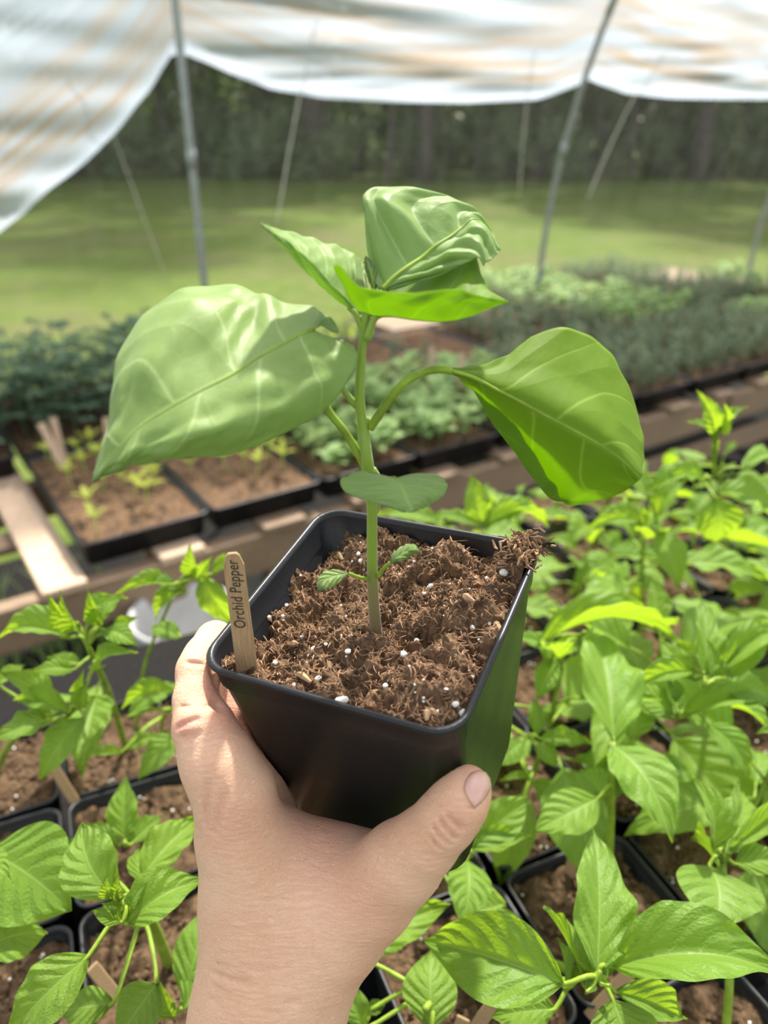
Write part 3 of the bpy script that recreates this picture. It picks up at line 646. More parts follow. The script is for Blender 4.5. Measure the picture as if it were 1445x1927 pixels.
# left upper leaf
hero_leaf([
    [(688, 570, .326), None, (678, 590, .318), None, (668, 585, .316)],
    [(689, 530, .335), (684, 555, .326), (662, 580, .316), (655, 570, .312), (650, 560, .310)],
    [(684, 500, .342), (668, 535, .327), (640, 565, .314), (634, 552, .309), (630, 541, .307)],
    [(668, 480, .344), (648, 512, .326), (615, 545, .312), (612, 530, .307), (609, 518, .306)],
    [(640, 466, .342), (618, 490, .324), (590, 522, .311), (590, 508, .307), (590, 496, .306)],
    [(600, 453, .338), (585, 473, .322), (566, 499, .309), (566, 487, .307), (565, 474, .306)],
    [(560, 440, .331), (550, 455, .319), (540, 471, .309), (540, 462, .307), (540, 452, .307)],
    [(522, 431, .321), (516, 437, .315), (512, 442, .309), (512, 439, .308), (512, 436, .308)],
    [(490, 419, .310), None, (490, 420, .309), None, (491, 421, .309)]],
    amp=.0008, seed=5, mid_r=.0007, nv=56, nu=40, N_=5.0, label='narrow upper left leaf with a pointed tip')
# small round leaf in front of the stem
hero_leaf([
    [(736, 900, .290), None, (742, 900, .290), None, (748, 900, .290)],
    [(700, 889, .294), (722, 896, .291), (748, 905, .287), (772, 895, .290), (800, 890, .293)],
    [(664, 890, .292), (702, 905, .287), (754, 912, .284), (798, 905, .287), (834, 901, .291)],
    [(641, 903, .288), (690, 920, .282), (760, 924, .280), (806, 918, .283), (841, 917, .287)],
    [(648, 924, .282), (700, 933, .278), (765, 937, .277), (802, 933, .279), (832, 935, .283)],
    [(680, 938, .278), (720, 944, .276), (770, 949, .275), (794, 946, .277), (812, 948, .280)],
    [(722, 951, .275), (745, 955, .274), (774, 957, .274), (785, 957, .275), (796, 956, .277)],
    [(755, 962, .274), None, (771, 964, .273), None, (782, 961, .275)]],
    petiole=[(700, 955, dS), (706, 925, dS-.003), (722, 905, dS-.010), (742, 901, .291)], pr=.0010, amp=.0003, seed=6, mid_r=.0004, nv=44, nu=40, label='small rounded lower leaf in front of the stem')
# cotyledons
hero_leaf([[(654, 1078, .300), None, (658, 1079, .300), None, (654, 1081, .300)],
           [(636, 1072, .302), None, (640, 1082, .299), None, (645, 1090, .297)],
           [(612, 1075, .302), None, (620, 1088, .297), None, (628, 1104, .294)],
           [(598, 1090, .300), None, (606, 1097, .296), None, (612, 1109, .293)],
           [(598, 1111, .295), None, (600, 1112, .295), None, (603, 1112, .295)]],
          petiole=[(692, 1090, dS-.003), (675, 1086, .302), (657, 1079, .300)], pr=.0006, amp=.0002, seed=7, mid_r=0, nv=24, nu=16, name='seed_leaf')
hero_leaf([[(733, 1058, .300), None, (734, 1060, .300), None, (737, 1060, .300)],
           [(741, 1040, .303), None, (746, 1050, .299), None, (754, 1056, .297)],
           [(758, 1028, .304), None, (764, 1038, .299), None, (770, 1050, .297)],
           [(776, 1024, .303), None, (780, 1032, .298), None, (782, 1040, .297)],
           [(792, 1038, .298), None, (791, 1040, .298), None, (789, 1041, .298)]],
          petiole=[(711, 1085, dS-.003), (722, 1070, .303), (734, 1059, .300)], pr=.0007, amp=.0002, seed=8, mid_r=0, nv=24, nu=16, name='seed_leaf')
# small folded growing tip leaves
hero_leaf([[(700, 545, .326), None, (704, 547, .325), None, (708, 545, .326)],
           [(690, 515, .330), None, (700, 520, .326), None, (712, 518, .329)],
           [(686, 495, .331), None, (693, 498, .328), None, (702, 498, .331)],
           [(688, 482, .331), None, (689, 482, .331), None, (690, 483, .331)]], amp=.0001, seed=9, mid_r=.0003, nv=20, nu=14, name='leaf')

# ------------------------------------------------------------------ the hand: smooth union of tapered limbs -> one surface
def Pc(px, py, d): return np.array([(px-CX)/FPX*d, -(py-CY)/FPX*d, d], dtype=np.float32)
caps = []   # (a, b, ra, rb, group)
def chain(pts, k=.006):
    for (x0, y0, d0, r0), (x1, y1, d1, r1) in zip(pts, pts[1:]):
        caps.append((Pc(x0, y0, d0), Pc(x1, y1, d1), r0*d0/1447, r1*d1/1447, k))
# index
chain([(470, 1600, .272, 84), (453, 1560, .270, 76), (440, 1490, .266, 71), (409, 1432, .264, 64), (383, 1368, .264, 56)], .006)
chain([(381, 1362, .264, 55), (368, 1320, .268, 40), (374, 1262, .275, 40), (386, 1238, .281, 39), (405, 1205, .292, 38)], .003)
# metacarpals, back of the hand and wrist
chain([(470, 1600, .276, 84), (490, 1700, .278, 104), (508, 1800, .279, 116), (506, 1870, .279, 122), (498, 1930, .279, 130), (480, 2060, .279, 148), (470, 2300, .279, 170)], .010)
chain([(620, 1670, .276, 86), (590, 1760, .277, 98), (540, 1850, .279, 110)], .012)
chain([(540, 1590, .280, 62), (620, 1622, .281, 60), (690, 1625, .279, 60)], .008)
chain([(560, 1680, .280, 95), (640, 1700, .278, 92)], .012)
# thumb
chain([(640, 1725, .274, 88), (700, 1680, .268, 76), (755, 1623, .260, 68), (800, 1583, .253, 60)], .008)
chain([(800, 1583, .253, 60), (840, 1541, .248, 55), (866, 1508, .246, 50), (880, 1484, .247, 44)], .004)
# middle, ring and little fingers wrap behind
chain([(480, 1590, .290, 66), (500, 1545, .298, 60), (484, 1500, .297, 53), (466, 1420, .299, 50), (442, 1345, .300, 50), (440, 1290, .305, 44), (470, 1270, .330, 36), (520, 1290, .352, 30)], .004)
chain([(470, 1640, .300, 62), (470, 1540, .310, 46), (500, 1460, .325, 40), (560, 1420, .352, 34), (620, 1410, .372, 30)], .004)
chain([(500, 1690, .305, 58), (510, 1620, .322, 42), (560, 1560, .342, 36), (630, 1530, .362, 30)], .004)
lo = np.array([-.105, -.275, .225]); hi = np.array([.055, -.028, .395]); VX = .00095
nxg, nyg, nzg = [int((hi[i]-lo[i])/VX)+1 for i in range(3)]
X = (lo[0]+VX*np.arange(nxg, dtype=np.float32))[:, None, None]; Y = (lo[1]+VX*np.arange(nyg, dtype=np.float32))[None, :, None]; Zg = (lo[2]+VX*np.arange(nzg, dtype=np.float32))[None, None, :]
F = np.full((nxg, nyg, nzg), .05, dtype=np.float32)
for a, b_, ra, rb, k in caps:
    mnb = np.minimum(a, b_)-max(ra, rb)-.02; mxb = np.maximum(a, b_)+max(ra, rb)+.02
    i0 = np.clip(((mnb-lo)/VX).astype(int), 0, [nxg, nyg, nzg]); i1 = np.clip(((mxb-lo)/VX).astype(int)+1, 0, [nxg, nyg, nzg])
    if np.any(i1 <= i0): continue
    sl = tuple(slice(i0[q], i1[q]) for q in range(3))
    x = X[sl[0]]; y = Y[:, sl[1]]; z = Zg[:, :, sl[2]]; ab = b_-a; L2 = float(ab@ab)
    t = np.clip(((x-a[0])*ab[0]+(y-a[1])*ab[1]+(z-a[2])*ab[2])/L2, 0, 1)
    dd = np.sqrt((x-a[0]-ab[0]*t)**2+(y-a[1]-ab[1]*t)**2+(z-a[2]-ab[2]*t)**2)-(ra+(rb-ra)*t)
    f0 = F[sl]; h = np.clip(.5+.5*(f0-dd)/k, 0, 1); F[sl] = f0*(1-h)+dd*h-k*h*(1-h)
# crease under the index middle joint, then keep clear of the pot (contact surface)
for (px, py, d, r, dep) in [(405, 1332, .266, 16, .0035), (300, 1400, .262, 10, .0008)]:
    c = Pc(px, py, d-.004); rr_ = r*d/1447; dd = np.sqrt((X-c[0])**2+(Y-c[1])**2+(Zg-c[2])**2); F += dep*np.exp(-(dd/rr_)**2)
Rc = np.stack([RGT, UPV, FWD], 0)                    # world->camera axes
pc = Rc@(HC-CAM); ex, ey, ez = Rc@HX, Rc@HY, Rc@HZ
lx = (X-pc[0])*ex[0]+(Y-pc[1])*ex[1]+(Zg-pc[2])*ex[2]; ly = (X-pc[0])*ey[0]+(Y-pc[1])*ey[1]+(Zg-pc[2])*ey[2]; lz = (X-pc[0])*ez[0]+(Y-pc[1])*ez[1]+(Zg-pc[2])*ez[2]
hw = np.where(lz > -.0118, PH+.0008, PH*(.815+(.965-.815)*np.clip((lz+.101)/.088, 0, 1)))
rc = .010; qx = np.abs(lx)-hw+rc; qy = np.abs(ly)-hw+rc
box = np.minimum(np.maximum(qx, qy), 0)+np.sqrt(np.maximum(qx, 0)**2+np.maximum(qy, 0)**2)-rc
box = np.maximum(box, np.maximum(lz-.0004, -.1015-lz)).astype(np.float32)
F = np.maximum(F, -(box-.0002)); del lx, ly, lz, hw, qx, qy, box
def surface_nets(F, lo, h):
    s = F < 0; nx, ny, nz = F.shape
    cs = [(i, j, k) for i in (0, 1) for j in (0, 1) for k in (0, 1)]
    cnt = np.zeros((nx-1, ny-1, nz-1), np.int8)
    for i, j, k in cs: cnt += s[i:nx-1+i, j:ny-1+j, k:nz-1+k]
    act = (cnt > 0) & (cnt < 8); idx = -np.ones(act.shape, np.int64); cell = np.argwhere(act); idx[act] = np.arange(len(cell))
    acc = np.zeros((len(cell), 3)); num = np.zeros(len(cell)); ci, cj, ck = cell.T
    edges = [(a, b) for a in range(8) for b in range(a+1, 8) if sum(abs(cs[a][q]-cs[b][q]) for q in range(3)) == 1]
    for a, b in edges:
        ca, cb = np.array(cs[a]), np.array(cs[b]); fa = F[ci+ca[0], cj+ca[1], ck+ca[2]]; fb_ = F[ci+cb[0], cj+cb[1], ck+cb[2]]
        m = (fa < 0) != (fb_ < 0); t = np.where(m, fa/(fa-fb_+1e-12*(fa == fb_)), 0)
        acc += np.where(m[:, None], ca+(cb-ca)*t[:, None], 0); num += m
    V = (cell+acc/num[:, None])*h+lo; Q = []
    for ax_ in range(3):
        sl0 = [slice(None)]*3; sl1 = [slice(None)]*3; sl0[ax_] = slice(0, -1); sl1[ax_] = slice(1, None)
        chg = s[tuple(sl0)] != s[tuple(sl1)]; e = np.argwhere(chg); o1, o2 = [(1, 2), (2, 0), (0, 1)][ax_]
        ok = (e[:, o1] > 0) & (e[:, o2] > 0) & (e[:, o1] < F.shape[o1]-1) & (e[:, o2] < F.shape[o2]-1); e = e[ok]
        def cidx(d1, d2):
            c = e.copy(); c[:, o1] -= d1; c[:, o2] -= d2; return idx[c[:, 0], c[:, 1], c[:, 2]]
        q = np.stack([cidx(1, 1), cidx(0, 1), cidx(0, 0), cidx(1, 0)], 1); inside = s[e[:, 0], e[:, 1], e[:, 2]]
        q[~inside] = q[~inside][:, ::-1]; Q.append(q)
    return V, np.vstack(Q)
V_, Q_ = surface_nets(F, lo, VX)
# light relaxing of the net
nb = np.zeros_like(V_); cn = np.zeros(len(V_))
for it in range(3):
    nb[:] = 0; cn[:] = 0
    for a, b_ in ((0, 1), (1, 2), (2, 3), (3, 0)):
        np.add.at(nb, Q_[:, a], V_[Q_[:, b_]]); np.add.at(nb, Q_[:, b_], V_[Q_[:, a]]); np.add.at(cn, Q_[:, a], 1); np.add.at(cn, Q_[:, b_], 1)
    V_ = V_*.5+.5*nb/np.maximum(cn, 1)[:, None]
# fold relief of knuckle and wrist creases
pxs = CX+FPX*V_[:, 0]/V_[:, 2]; pys = CY-FPX*V_[:, 1]/V_[:, 2]
def crease(p0, p1, wpx, dep, dmax=.34):
    p0 = np.array(p0, float); p1 = np.array(p1, float); a0 = Pc(p0[0], p0[1], p0[2]); a1 = Pc(p1[0], p1[1], p1[2]); ab = a1-a0
    t = np.clip(((V_-a0)@ab)/float(ab@ab), 0, 1); dd = np.linalg.norm(V_-a0-ab*t[:, None], axis=1); w_ = wpx*.265/1447
    V_[:, 2] += 3.2*dep*np.exp(-(dd/w_)**2)*np.sin(np.pi*(.15+.7*t))
def surf(px, py):        # depth of the front of the hand along a pixel ray
    m = (abs(pxs-px) < 6) & (abs(pys-py) < 6); return float(V_[m, 2].min()) if m.any() else .27
flush = np.zeros(len(V_))
for (x0, y0, x1, y1, wp, dp) in [(325, 1372, 372, 1352, 5, .0006), (330, 1388, 362, 1382, 4, .0005), (340, 1400, 376, 1378, 4, .0004), (326, 1330, 360, 1328, 4, .0004), (345, 1245, 384, 1250, 4, .0005), (385, 1330, 410, 1326, 5, .0008),
                                 (812, 1553, 846, 1592, 4, .0006), (826, 1540, 858, 1580, 4, .0006), (838, 1532, 872, 1562, 4, .0005), (806, 1572, 830, 1602, 4, .0004),
                                 (392, 1832, 470, 1850, 5, .0006), (396, 1858, 560, 1888, 6, .0006), (388, 1880, 520, 1906, 5, .0005), (400, 1815, 520, 1828, 5, .0003), (390, 1480, 385, 1560, 7, .0006), (420, 1500, 402, 1570, 7, .0005), (880, 1516, 896, 1524, 3, .0003)]:
    crease((x0, y0, surf(x0+3, y0)), (x1, y1, surf(x1-3, y1)), wp, dp)
for (x0, y0, d0, s, k) in [(345, 1368, .26, 26, 1.0), (395, 1300, .268, 34, .9), (850, 1550, .245, 32, .45), (900, 1450, .245, 26, .8), (440, 1350, .295, 45, .9), (420, 1540, .265, 60, .35), (600, 1560, .27, 60, .45), (640, 1700, .27, 90, .25), (400, 1440, .262, 40, .25), (410, 1180, .29, 30, .5)]:
    flush += k*np.exp(-((pxs-x0)**2+(pys-y0)**2)/s**2)
Vw = V_[:, 0:1]*RGT+V_[:, 1:2]*UPV+V_[:, 2:3]*FWD+CAM
Qf = Q_[:, ::1]
hand_o = Vw[pys > 1900].mean(0); hand_me = mesh_of('person', Vw-hand_o, Qf, M['skin'], True)
bmh = bmesh.new(); bmh.from_mesh(hand_me); bmesh.ops.recalc_face_normals(bmh, faces=bmh.faces); bmh.to_mesh(hand_me); bmh.free()
hand_me.polygons.foreach_set('use_smooth', [True]*len(hand_me.polygons))
fa = hand_me.attributes.new('flush', 'FLOAT', 'POINT'); fa.data.foreach_set('value', np.clip(flush, 0, 1).astype(np.float32))
hand = link('person', hand_me, None, tuple(hand_o)); tag(hand, "bare left hand and wrist reaching up and gripping the black pot", 'person')
# thumb nail plate
ring = np.array([(901, 1449), (914, 1454), (922, 1466), (924, 1480), (918, 1494), (907, 1508), (893, 1521), (884, 1508), (876, 1494), (874, 1482), (877, 1468), (887, 1454)], float); cen = ring.mean(0)
cs_ = [];  NR = 6
for k in range(NR+1):
    for q in ring: p = cen+(q-cen)*k/NR; cs_.append(p)
zs = []
core = (abs(pxs-cen[0]) < 70) & (abs(pys-cen[1]) < 70) & (V_[:, 2] < .275); Vc = V_[core]; pcx = pxs[core]; pcy = pys[core]
for p in cs_:
    dd = (pcx-p[0])**2+(pcy-p[1])**2; near = dd < 64
    if near.sum() > 3: w_ = np.exp(-dd[near]/18); zz = Vc[near, 2]; keep = zz < zz.min()+.004; zs.append(float((w_[keep]*zz[keep]).sum()/w_[keep].sum()))
    else: zs.append(None)
zm = np.mean([z for z in zs if z is not None]); zs = [z if z is not None else zm+.004 for z in zs]
vs = [P(p[0], p[1], z-.0010+.0008*(1 if k < NR*len(ring) else 1)*((k//len(ring))/NR)**4) for k, (p, z) in enumerate(zip(cs_, zs))]
fs = []
n12 = len(ring)
for k in range(NR):
    for i in range(n12): fs.append((k*n12+i, k*n12+(i+1) % n12, (k+1)*n12+(i+1) % n12, (k+1)*n12+i))
nail = link('thumb_nail', mesh_of('thumb_nail', [np.array(v)-hand_o for v in vs], fs, M['nail'], True), hand)
sm = nail.modifiers.new('t', 'SOLIDIFY'); sm.thickness = .0004; sm.offset = 0
nail['label'] = 'short pinkish thumb nail'

# ------------------------------------------------------------------ potted peppers below
PA = math.radians(24); E1 = np.array([math.cos(PA), math.sin(PA), 0]); E2 = np.array([-E1[1], E1[0], 0]); RZ = 1.10
OL = np.array([-.238, .41, 0]); OR = np.array([.075, .347, 0])
# table carrying them
tb_ = empty('potting_table', OR+E1*.1+E2*.0+EZ*.99, 'dark low table covered in black cloth carrying the potted peppers', 'table')
def rel(p, e): return np.array(p)-np.array(e.location)
b = MB(); b.box(rel(OR+E1*(-.02)+E2*(-.02)+EZ*.978, tb_), (E1, E2, EZ), (.75, .53, .015)); b.build('table_top', M['fabric'], tb_, False)
for a1 in (-.70, .62):
    for a2 in (-.5, .45):
        b = MB(); b.box(rel(OR+E1*a1+E2*a2+EZ*.485, tb_), (E1, E2, EZ), (.03, .03, .475)); b.build('leg', M['pallet'], tb_, False)
# shared soil for small pots
vs = []; fs = []; n_ = 44; h2 = PH-.003
for j in range(n_+1):
    for i in range(n_+1):
        x = -h2+2*h2*i/n_; y = -h2+2*h2*j/n_; z = -.010+.007*mn.fractal(Vector((x*60, y*60, 5)), .9, 2, 4)
        rr = math.hypot(max(0, abs(x)-(h2-.009)), max(0, abs(y)-(h2-.009)))
        if rr > .0088: k = .0088/rr; x = math.copysign((h2-.009)+(abs(x)-(h2-.009))*k, x); y = math.copysign((h2-.009)+(abs(y)-(h2-.009))*k, y)
        vs.append((x, y, z))
for j in range(n_):
    for i in range(n_): a = j*(n_+1)+i; fs.append((a, a+1, a+n_+2, a+n_+1))
psoil = mesh_of('potting_soil', vs, fs, M['soil_pot'])
b = MB(); rq = random.Random(3)
for i in range(14): pebble(b, (rq.uniform(-1, 1)*h2*.9, rq.uniform(-1, 1)*h2*.9, -.009+rq.uniform(-.001, .002)), rq.uniform(.0005, .0013), rq)
pperl = mesh_of('perlite', b.v, b.f, M['perlite'])
b = MB()
for i in range(420):
    x = rq.uniform(-1, 1)*h2*.9; y = rq.uniform(-1, 1)*h2*.9; s = rq.uniform(.0008, .0024)
    vs_ = []; pebble(b, (x, y, -.0095+s*.15), s, rq, sq=.6)
pclod = mesh_of('clods', b.v, b.f, M['soil_pot'])
rowname = ['front', 'second', 'third', 'fourth', 'fifth', 'sixth', 'seventh']; 
pots = []
def place_pot(o, k, m, lab):
    c = o+E1*(k+.5)*.1+E2*(m+.5)*.1+EZ*(RZ+rq.uniform(-.001, .001))
    q = link('plant_pot', pot_mesh, None, tuple(c)); q.rotation_euler = (0, 0, PA+rq.uniform(-.03, .03)); tag(q, lab, 'plant pot', 'square black pots of young peppers')
    s = link('potting_soil', psoil, q); s.rotation_euler = (0, 0, rq.choice([0, 1, 2, 3])*math.pi/2); s['kind'] = 'stuff'
    t = link('perlite', pperl, s); t['kind'] = 'stuff'; t = link('clods', pclod, s); t['kind'] = 'stuff'
    pots.append(c); return c
PIX = {}
for k, m, lab in [(0, -2, 'beside the wrist at the bottom left'), (0, -1, 'just left of the hand, second pot up from the bottom'), (0, 0, 'left of the index finger, behind two others'), (-1, -2, 'cut by the bottom left corner'), (-1, -1, 'cut by the left edge beneath the large broad leaf'), (-1, 0, 'cut by the left edge, furthest back on that side')]:
    place_pot(OL, k, m, 'square black pot '+lab)
PR = [(-1, -1), (-1, 0), (0, -1), (0, 0), (1, -1), (1, 0), (0, -2), (1, -2)]+[(k, m) for m in (1, 2, 3, 4) for k in range(-1, 6)]+[(2, -1), (2, 0), (3, 0)]
ordn = ['', 'first', 'second', 'third', 'fourth', 'fifth', 'sixth', 'seventh']
def proj(p):
    p = np.array(p)-CAM; d = p@FWD; return CX+FPX*(p@RGT)/d, CY-FPX*(p@UPV)/d
RP = []
for k, m in PR:
    c = OR+E1*(k+.5)*.1+E2*(m+.5)*.1+EZ*RZ; px, py = proj(c)
    if px > 1530 or py > 2060 or (m >= 2 and k < 1) or (m == 4 and k not in (1, 3, 4)): continue
    RP.append((k, m))
for k, m in RP:
    place_pot(OR, k, m, 'square black pot right of the hand, '+ordn[m+3]+' row back, '+ordn[k+2]+' column from the hand')

# ---- generic pepper leaf meshes
def pepper_leaf_mesh(name, wr, arch, fold, curl_, seed, mat, nv=18, nu=10, wave=.02, vmax=.38):
    vs = []; uvs = []; fs = []; rr = random.Random(seed)
    norm = (vmax**(vmax*2.2))*((1-vmax)**((1-vmax)*2.2)); tw = rr.uniform(-.25, .25); sb = rr.uniform(-.08, .08)
    for j in range(nv+1):
        v = j/nv; wd = (max(v, 1e-4)**(vmax*2.2))*(max(1-v, 0)**((1-vmax)*2.2))/norm*.5*wr
        if v > .97: wd *= (1-v)/.03
        zc = arch*math.sin(math.pi*v)-curl_*v*v; xc = sb*math.sin(math.pi*v); ang = tw*v
        for i in range(nu+1):
            u = i/nu*2-1; x = u*wd; z = fold*abs(x)*1.0+wave*wr*mn.noise(Vector((u*1.2, v*6, seed)))*abs(u)**1.5-.25*fold*x*x/(.5*wr+1e-6)
            au = abs(u); ph = (v-.3*au**1.15)*6.5+(.42 if u > 0 else 0); dist = .5-abs(ph-math.floor(ph)-.5); z += .006*(min(1, dist*3)-.5)*min(1, au*4)*(1-au**6)
            vs.append((xc+x*math.cos(ang)-z*math.sin(ang), v, zc+x*math.sin(ang)+z*math.cos(ang))); uvs.append(((u+1)/2, v))
    for j in range(nv):
        for i in range(nu): a = j*(nu+1)+i; fs.append((a, a+1, a+nu+2, a+nu+1))
    return mesh_of(name, vs, fs, mat, True, uvs)
PLM = [pepper_leaf_mesh('leaf', 1.0, a, f, c, 100+i, M['leaf'], 26, 14, .09, vm) for i, (a, f, c, vm) in enumerate([(.08, .25, .05, .38), (.12, .15, .12, .42), (.05, .4, .0, .36), (.15, .3, .2, .40), (.10, -.15, .1, .40), (.18, .5, .15, .38)])]
PLR = [pepper_leaf_mesh('leaf', 1.0, a, f, c, 200+i, M['leaf'], 26, 14, .06, .47) for i, (a, f, c) in enumerate([(.08, .12, .1), (.12, -.12, .12)])]
def leaf_obj(parent, me, base, tip, width, normal, name='leaf'):
    base = np.array(base, float); tip = np.array(tip, float); y = tip-base; L = np.linalg.norm(y); y /= L
    z = np.array(normal, float); z -= y*(z@y); z /= np.linalg.norm(z)+1e-9; x = np.cross(y, z)
    o = link(name, me, parent); pl_ = np.array(parent.location)
    o.matrix_local = Matrix([[x[0]*width, y[0]*L, z[0]*L, base[0]-pl_[0]], [x[1]*width, y[1]*L, z[1]*L, base[1]-pl_[1]], [x[2]*width, y[2]*L, z[2]*L, base[2]-pl_[2]], [0, 0, 0, 1]])
    return o
nearpot = lambda p: min(pots, key=lambda c: (c[0]-p[0])**2+(c[1]-p[1])**2)
used = set()
def pepper_hand(crown, leaves, label, pot=None, stem_r=.0027, extra=None):
    """crown (px,py,z); leaves: (bx,by,bz, tx,ty,tz, wpx, mesh index, (nx,ny,nz))"""
    cp = Zp(*crown); pc_ = np.array(pot if pot is not None else nearpot(cp)); used.add(tuple(np.round(pc_[:2], 3)))
    base = pc_+EZ*-.011; e = empty('pepper_plant', base, label, 'pepper plant', 'young pepper plants in black pots')
    axis = cr([base, base*.6+cp*.4+EZ*.02, cp], 16); b = MB(); b.tube(axis-base, np.linspace(stem_r, stem_r*.6, 16), 8)
    for (bx, by, bz, tx, ty, tz, wpx, mi, nr) in leaves:
        lb = Zp(bx, by, bz); lt = Zp(tx, ty, tz); dep = depth_of((lb+lt)/2); wd = wpx*dep/1447
        i = int(np.argmin(np.linalg.norm(axis-lb, axis=1)-np.linspace(0, .03, 16)+np.where(axis[:, 2] > lb[2]+.004, .05, 0))); at = axis[i]
        if np.linalg.norm(at-lb) > .002:
            dirl = nrmz(lt-lb); b.tube(cr([at, at*.5+lb*.5+EZ*.004-dirl*.002, lb, lb+dirl*.006], 10)-base, np.linspace(.0013, .0009, 10), 6)
        mesh = (PLM+PLR)[mi]; leaf_obj(e, mesh, lb, lt, wd, nr)
    b.build('stem', M['stem'], e)
    if extra: random_leaves(e, axis, extra)
    return e
rl = random.Random(21)
def random_leaves(e, axis, n, Lr=(.035, .07), top=.45):
    L0 = len(axis); base = np.array(e.location); b = MB(); an = rl.uniform(0, 6.28)
    for q in range(n):
        t = top+(1-top)*q/(max(1, n-1)); at = axis[int(t*(L0-1))]; an += 2.4+rl.uniform(-.4, .4); el = -.15+.85*max(0, (t-.6)/.4)+rl.uniform(-.25, .25)
        L = rl.uniform(*Lr)*(1.0 if t < .85 else rl.uniform(.45, .75)); d = np.array([math.cos(an)*math.cos(el), math.sin(an)*math.cos(el), math.sin(el)])
        pet = L*.35; lb = at+d*pet+EZ*.004; d2 = nrmz(d-EZ*rl.uniform(.0, .45)*(1 if t < .85 else 0)); lt = lb+d2*L
        b.tube(cr([at, at+d*pet*.6+EZ*.005, lb, lb+d2*.004], 7)-base, np.linspace(.0011, .0007, 7), 5)
        leaf_obj(e, rl.choice(PLM), lb, lt, L*rl.uniform(.42, .58), EZ+np.array([rl.uniform(-.3, .3), rl.uniform(-.3, .3), 0])+d*.2)
    b.build('petioles', M['stem'], e)
UPN = (0, -.35, 1); FAC = (0, -.9, .5)
pepper_hand((1125, 1838, 1.215), [
    (1123, 1835, 1.215, 1120, 1548, 1.235, 122, 0, FAC), (1062, 1852, 1.215, 784, 1757, 1.21, 150, 3, (-.1, -.5, 1)), (1045, 1898, 1.20, 918, 1914, 1.19, 76, 0, (0, -.3, 1)),
    (1150, 1818, 1.215, 1500, 1822, 1.225, 150, 5, (0.1, -.2, 1)), (1152, 1880, 1.21, 1180, 2010, 1.195, 130, 1, (0, -.6, 1)), (1156, 1866, 1.205, 1292, 1918, 1.18, 62, 2, (.1, -.3, 1)),
    (1102, 1858, 1.21, 1022, 1706, 1.20, 62, 2, (.3, -.8, .4)), (1064, 1862, 1.205, 1048, 1764, 1.20, 42, 2, (.4, -.8, .3)), (1140, 1838, 1.21, 1145, 1790, 1.215, 26, 0, FAC),
    (1110, 1835, 1.21, 1078, 1800, 1.22, 18, 2, FAC), (1118, 1850, 1.215, 1100, 1872, 1.215, 22, 2, UPN), (1130, 1850, 1.215, 1152, 1856, 1.22, 16, 2, UPN)],
    'pepper plant bottom right with a tall upright leaf and a long folded right leaf', stem_r=.0034)
pepper_hand((1360, 1622, 1.20), [
    (1335, 1628, 1.20, 1352, 1742, 1.205, 158, 6, (0, -.55, 1)), (1382, 1626, 1.20, 1480, 1618, 1.20, 56, 0, UPN), (1344, 1600, 1.21, 1310, 1455, 1.235, 60, 5, (.3, -.9, .2)),
    (1355, 1600, 1.205, 1400, 1470, 1.19, 88, 1, (0, -.8, .6)), (1375, 1600, 1.205, 1480, 1510, 1.20, 40, 2, UPN), (1356, 1640, 1.19, 1300, 1580, 1.15, 40, 2, UPN), (1362, 1608, 1.21, 1372, 1560, 1.215, 26, 2, FAC),
    (1370, 1600, 1.21, 1398, 1575, 1.215, 22, 2, FAC)],
    'pepper plant at the right edge with one broad rounded leaf facing up')
pepper_hand((1150, 1440, 1.215), [
    (1155, 1396, 1.225, 1116, 1168, 1.245, 120, 0, FAC), (1150, 1400, 1.225, 1272, 1572, 1.215, 124, 1, (.2, -.6, 1)), (1128, 1500, 1.20, 1006, 1560, 1.195, 92, 6, (-.1, -.4, 1)), (1138, 1500, 1.19, 1090, 1450, 1.18, 60, 2, (0, -.7, .7)),
    (1180, 1390, 1.21, 1200, 1300, 1.20, 60, 1, FAC), (1160, 1380, 1.225, 1170, 1340, 1.23, 30, 2, FAC)],
    'pepper plant right of the thumb with a tall upright pointed leaf above a drooping one', stem_r=.0030)
pepper_hand((886, 1610, 1.175), [
    (880, 1618, 1.175, 872, 1748, 1.17, 84, 1, (0, -.8, .8)), (880, 1598, 1.175, 1002, 1500, 1.19, 80, 6, (0, -.7, .7)), (884, 1600, 1.175, 1000, 1572, 1.175, 46, 2, (0, -.2, 1)), (876, 1600, 1.175, 880, 1550, 1.19, 16, 2, FAC),
    (950, 1700, 1.13, 870, 1720, 1.13, 70, 6, (0, -.4, 1)), (895, 1740, 1.13, 1000, 1800, 1.12, 90, 1, (0, -.4, 1))],
    'pepper plant below the thumb with bright yellow-green leaves', pot=OR+E1*-.05+E2*.05+EZ*RZ)
pepper_hand((800, 1900, 1.17), [
    (812, 1940, 1.16, 812, 1785, 1.175, 104, 7, (0, -.5, 1)), (660, 1790, 1.16, 850, 1697, 1.16, 84, 0, (-.2, -.4, 1)), (690, 1935, 1.15, 640, 1835, 1.17, 50, 1, UPN), (690, 1905, 1.14, 728, 1885, 1.14, 26, 0, UPN)],
    'pepper plant at the bottom edge right of the wrist with one broad dull leaf', pot=OR+E1*-.05+E2*-.05+EZ*RZ)
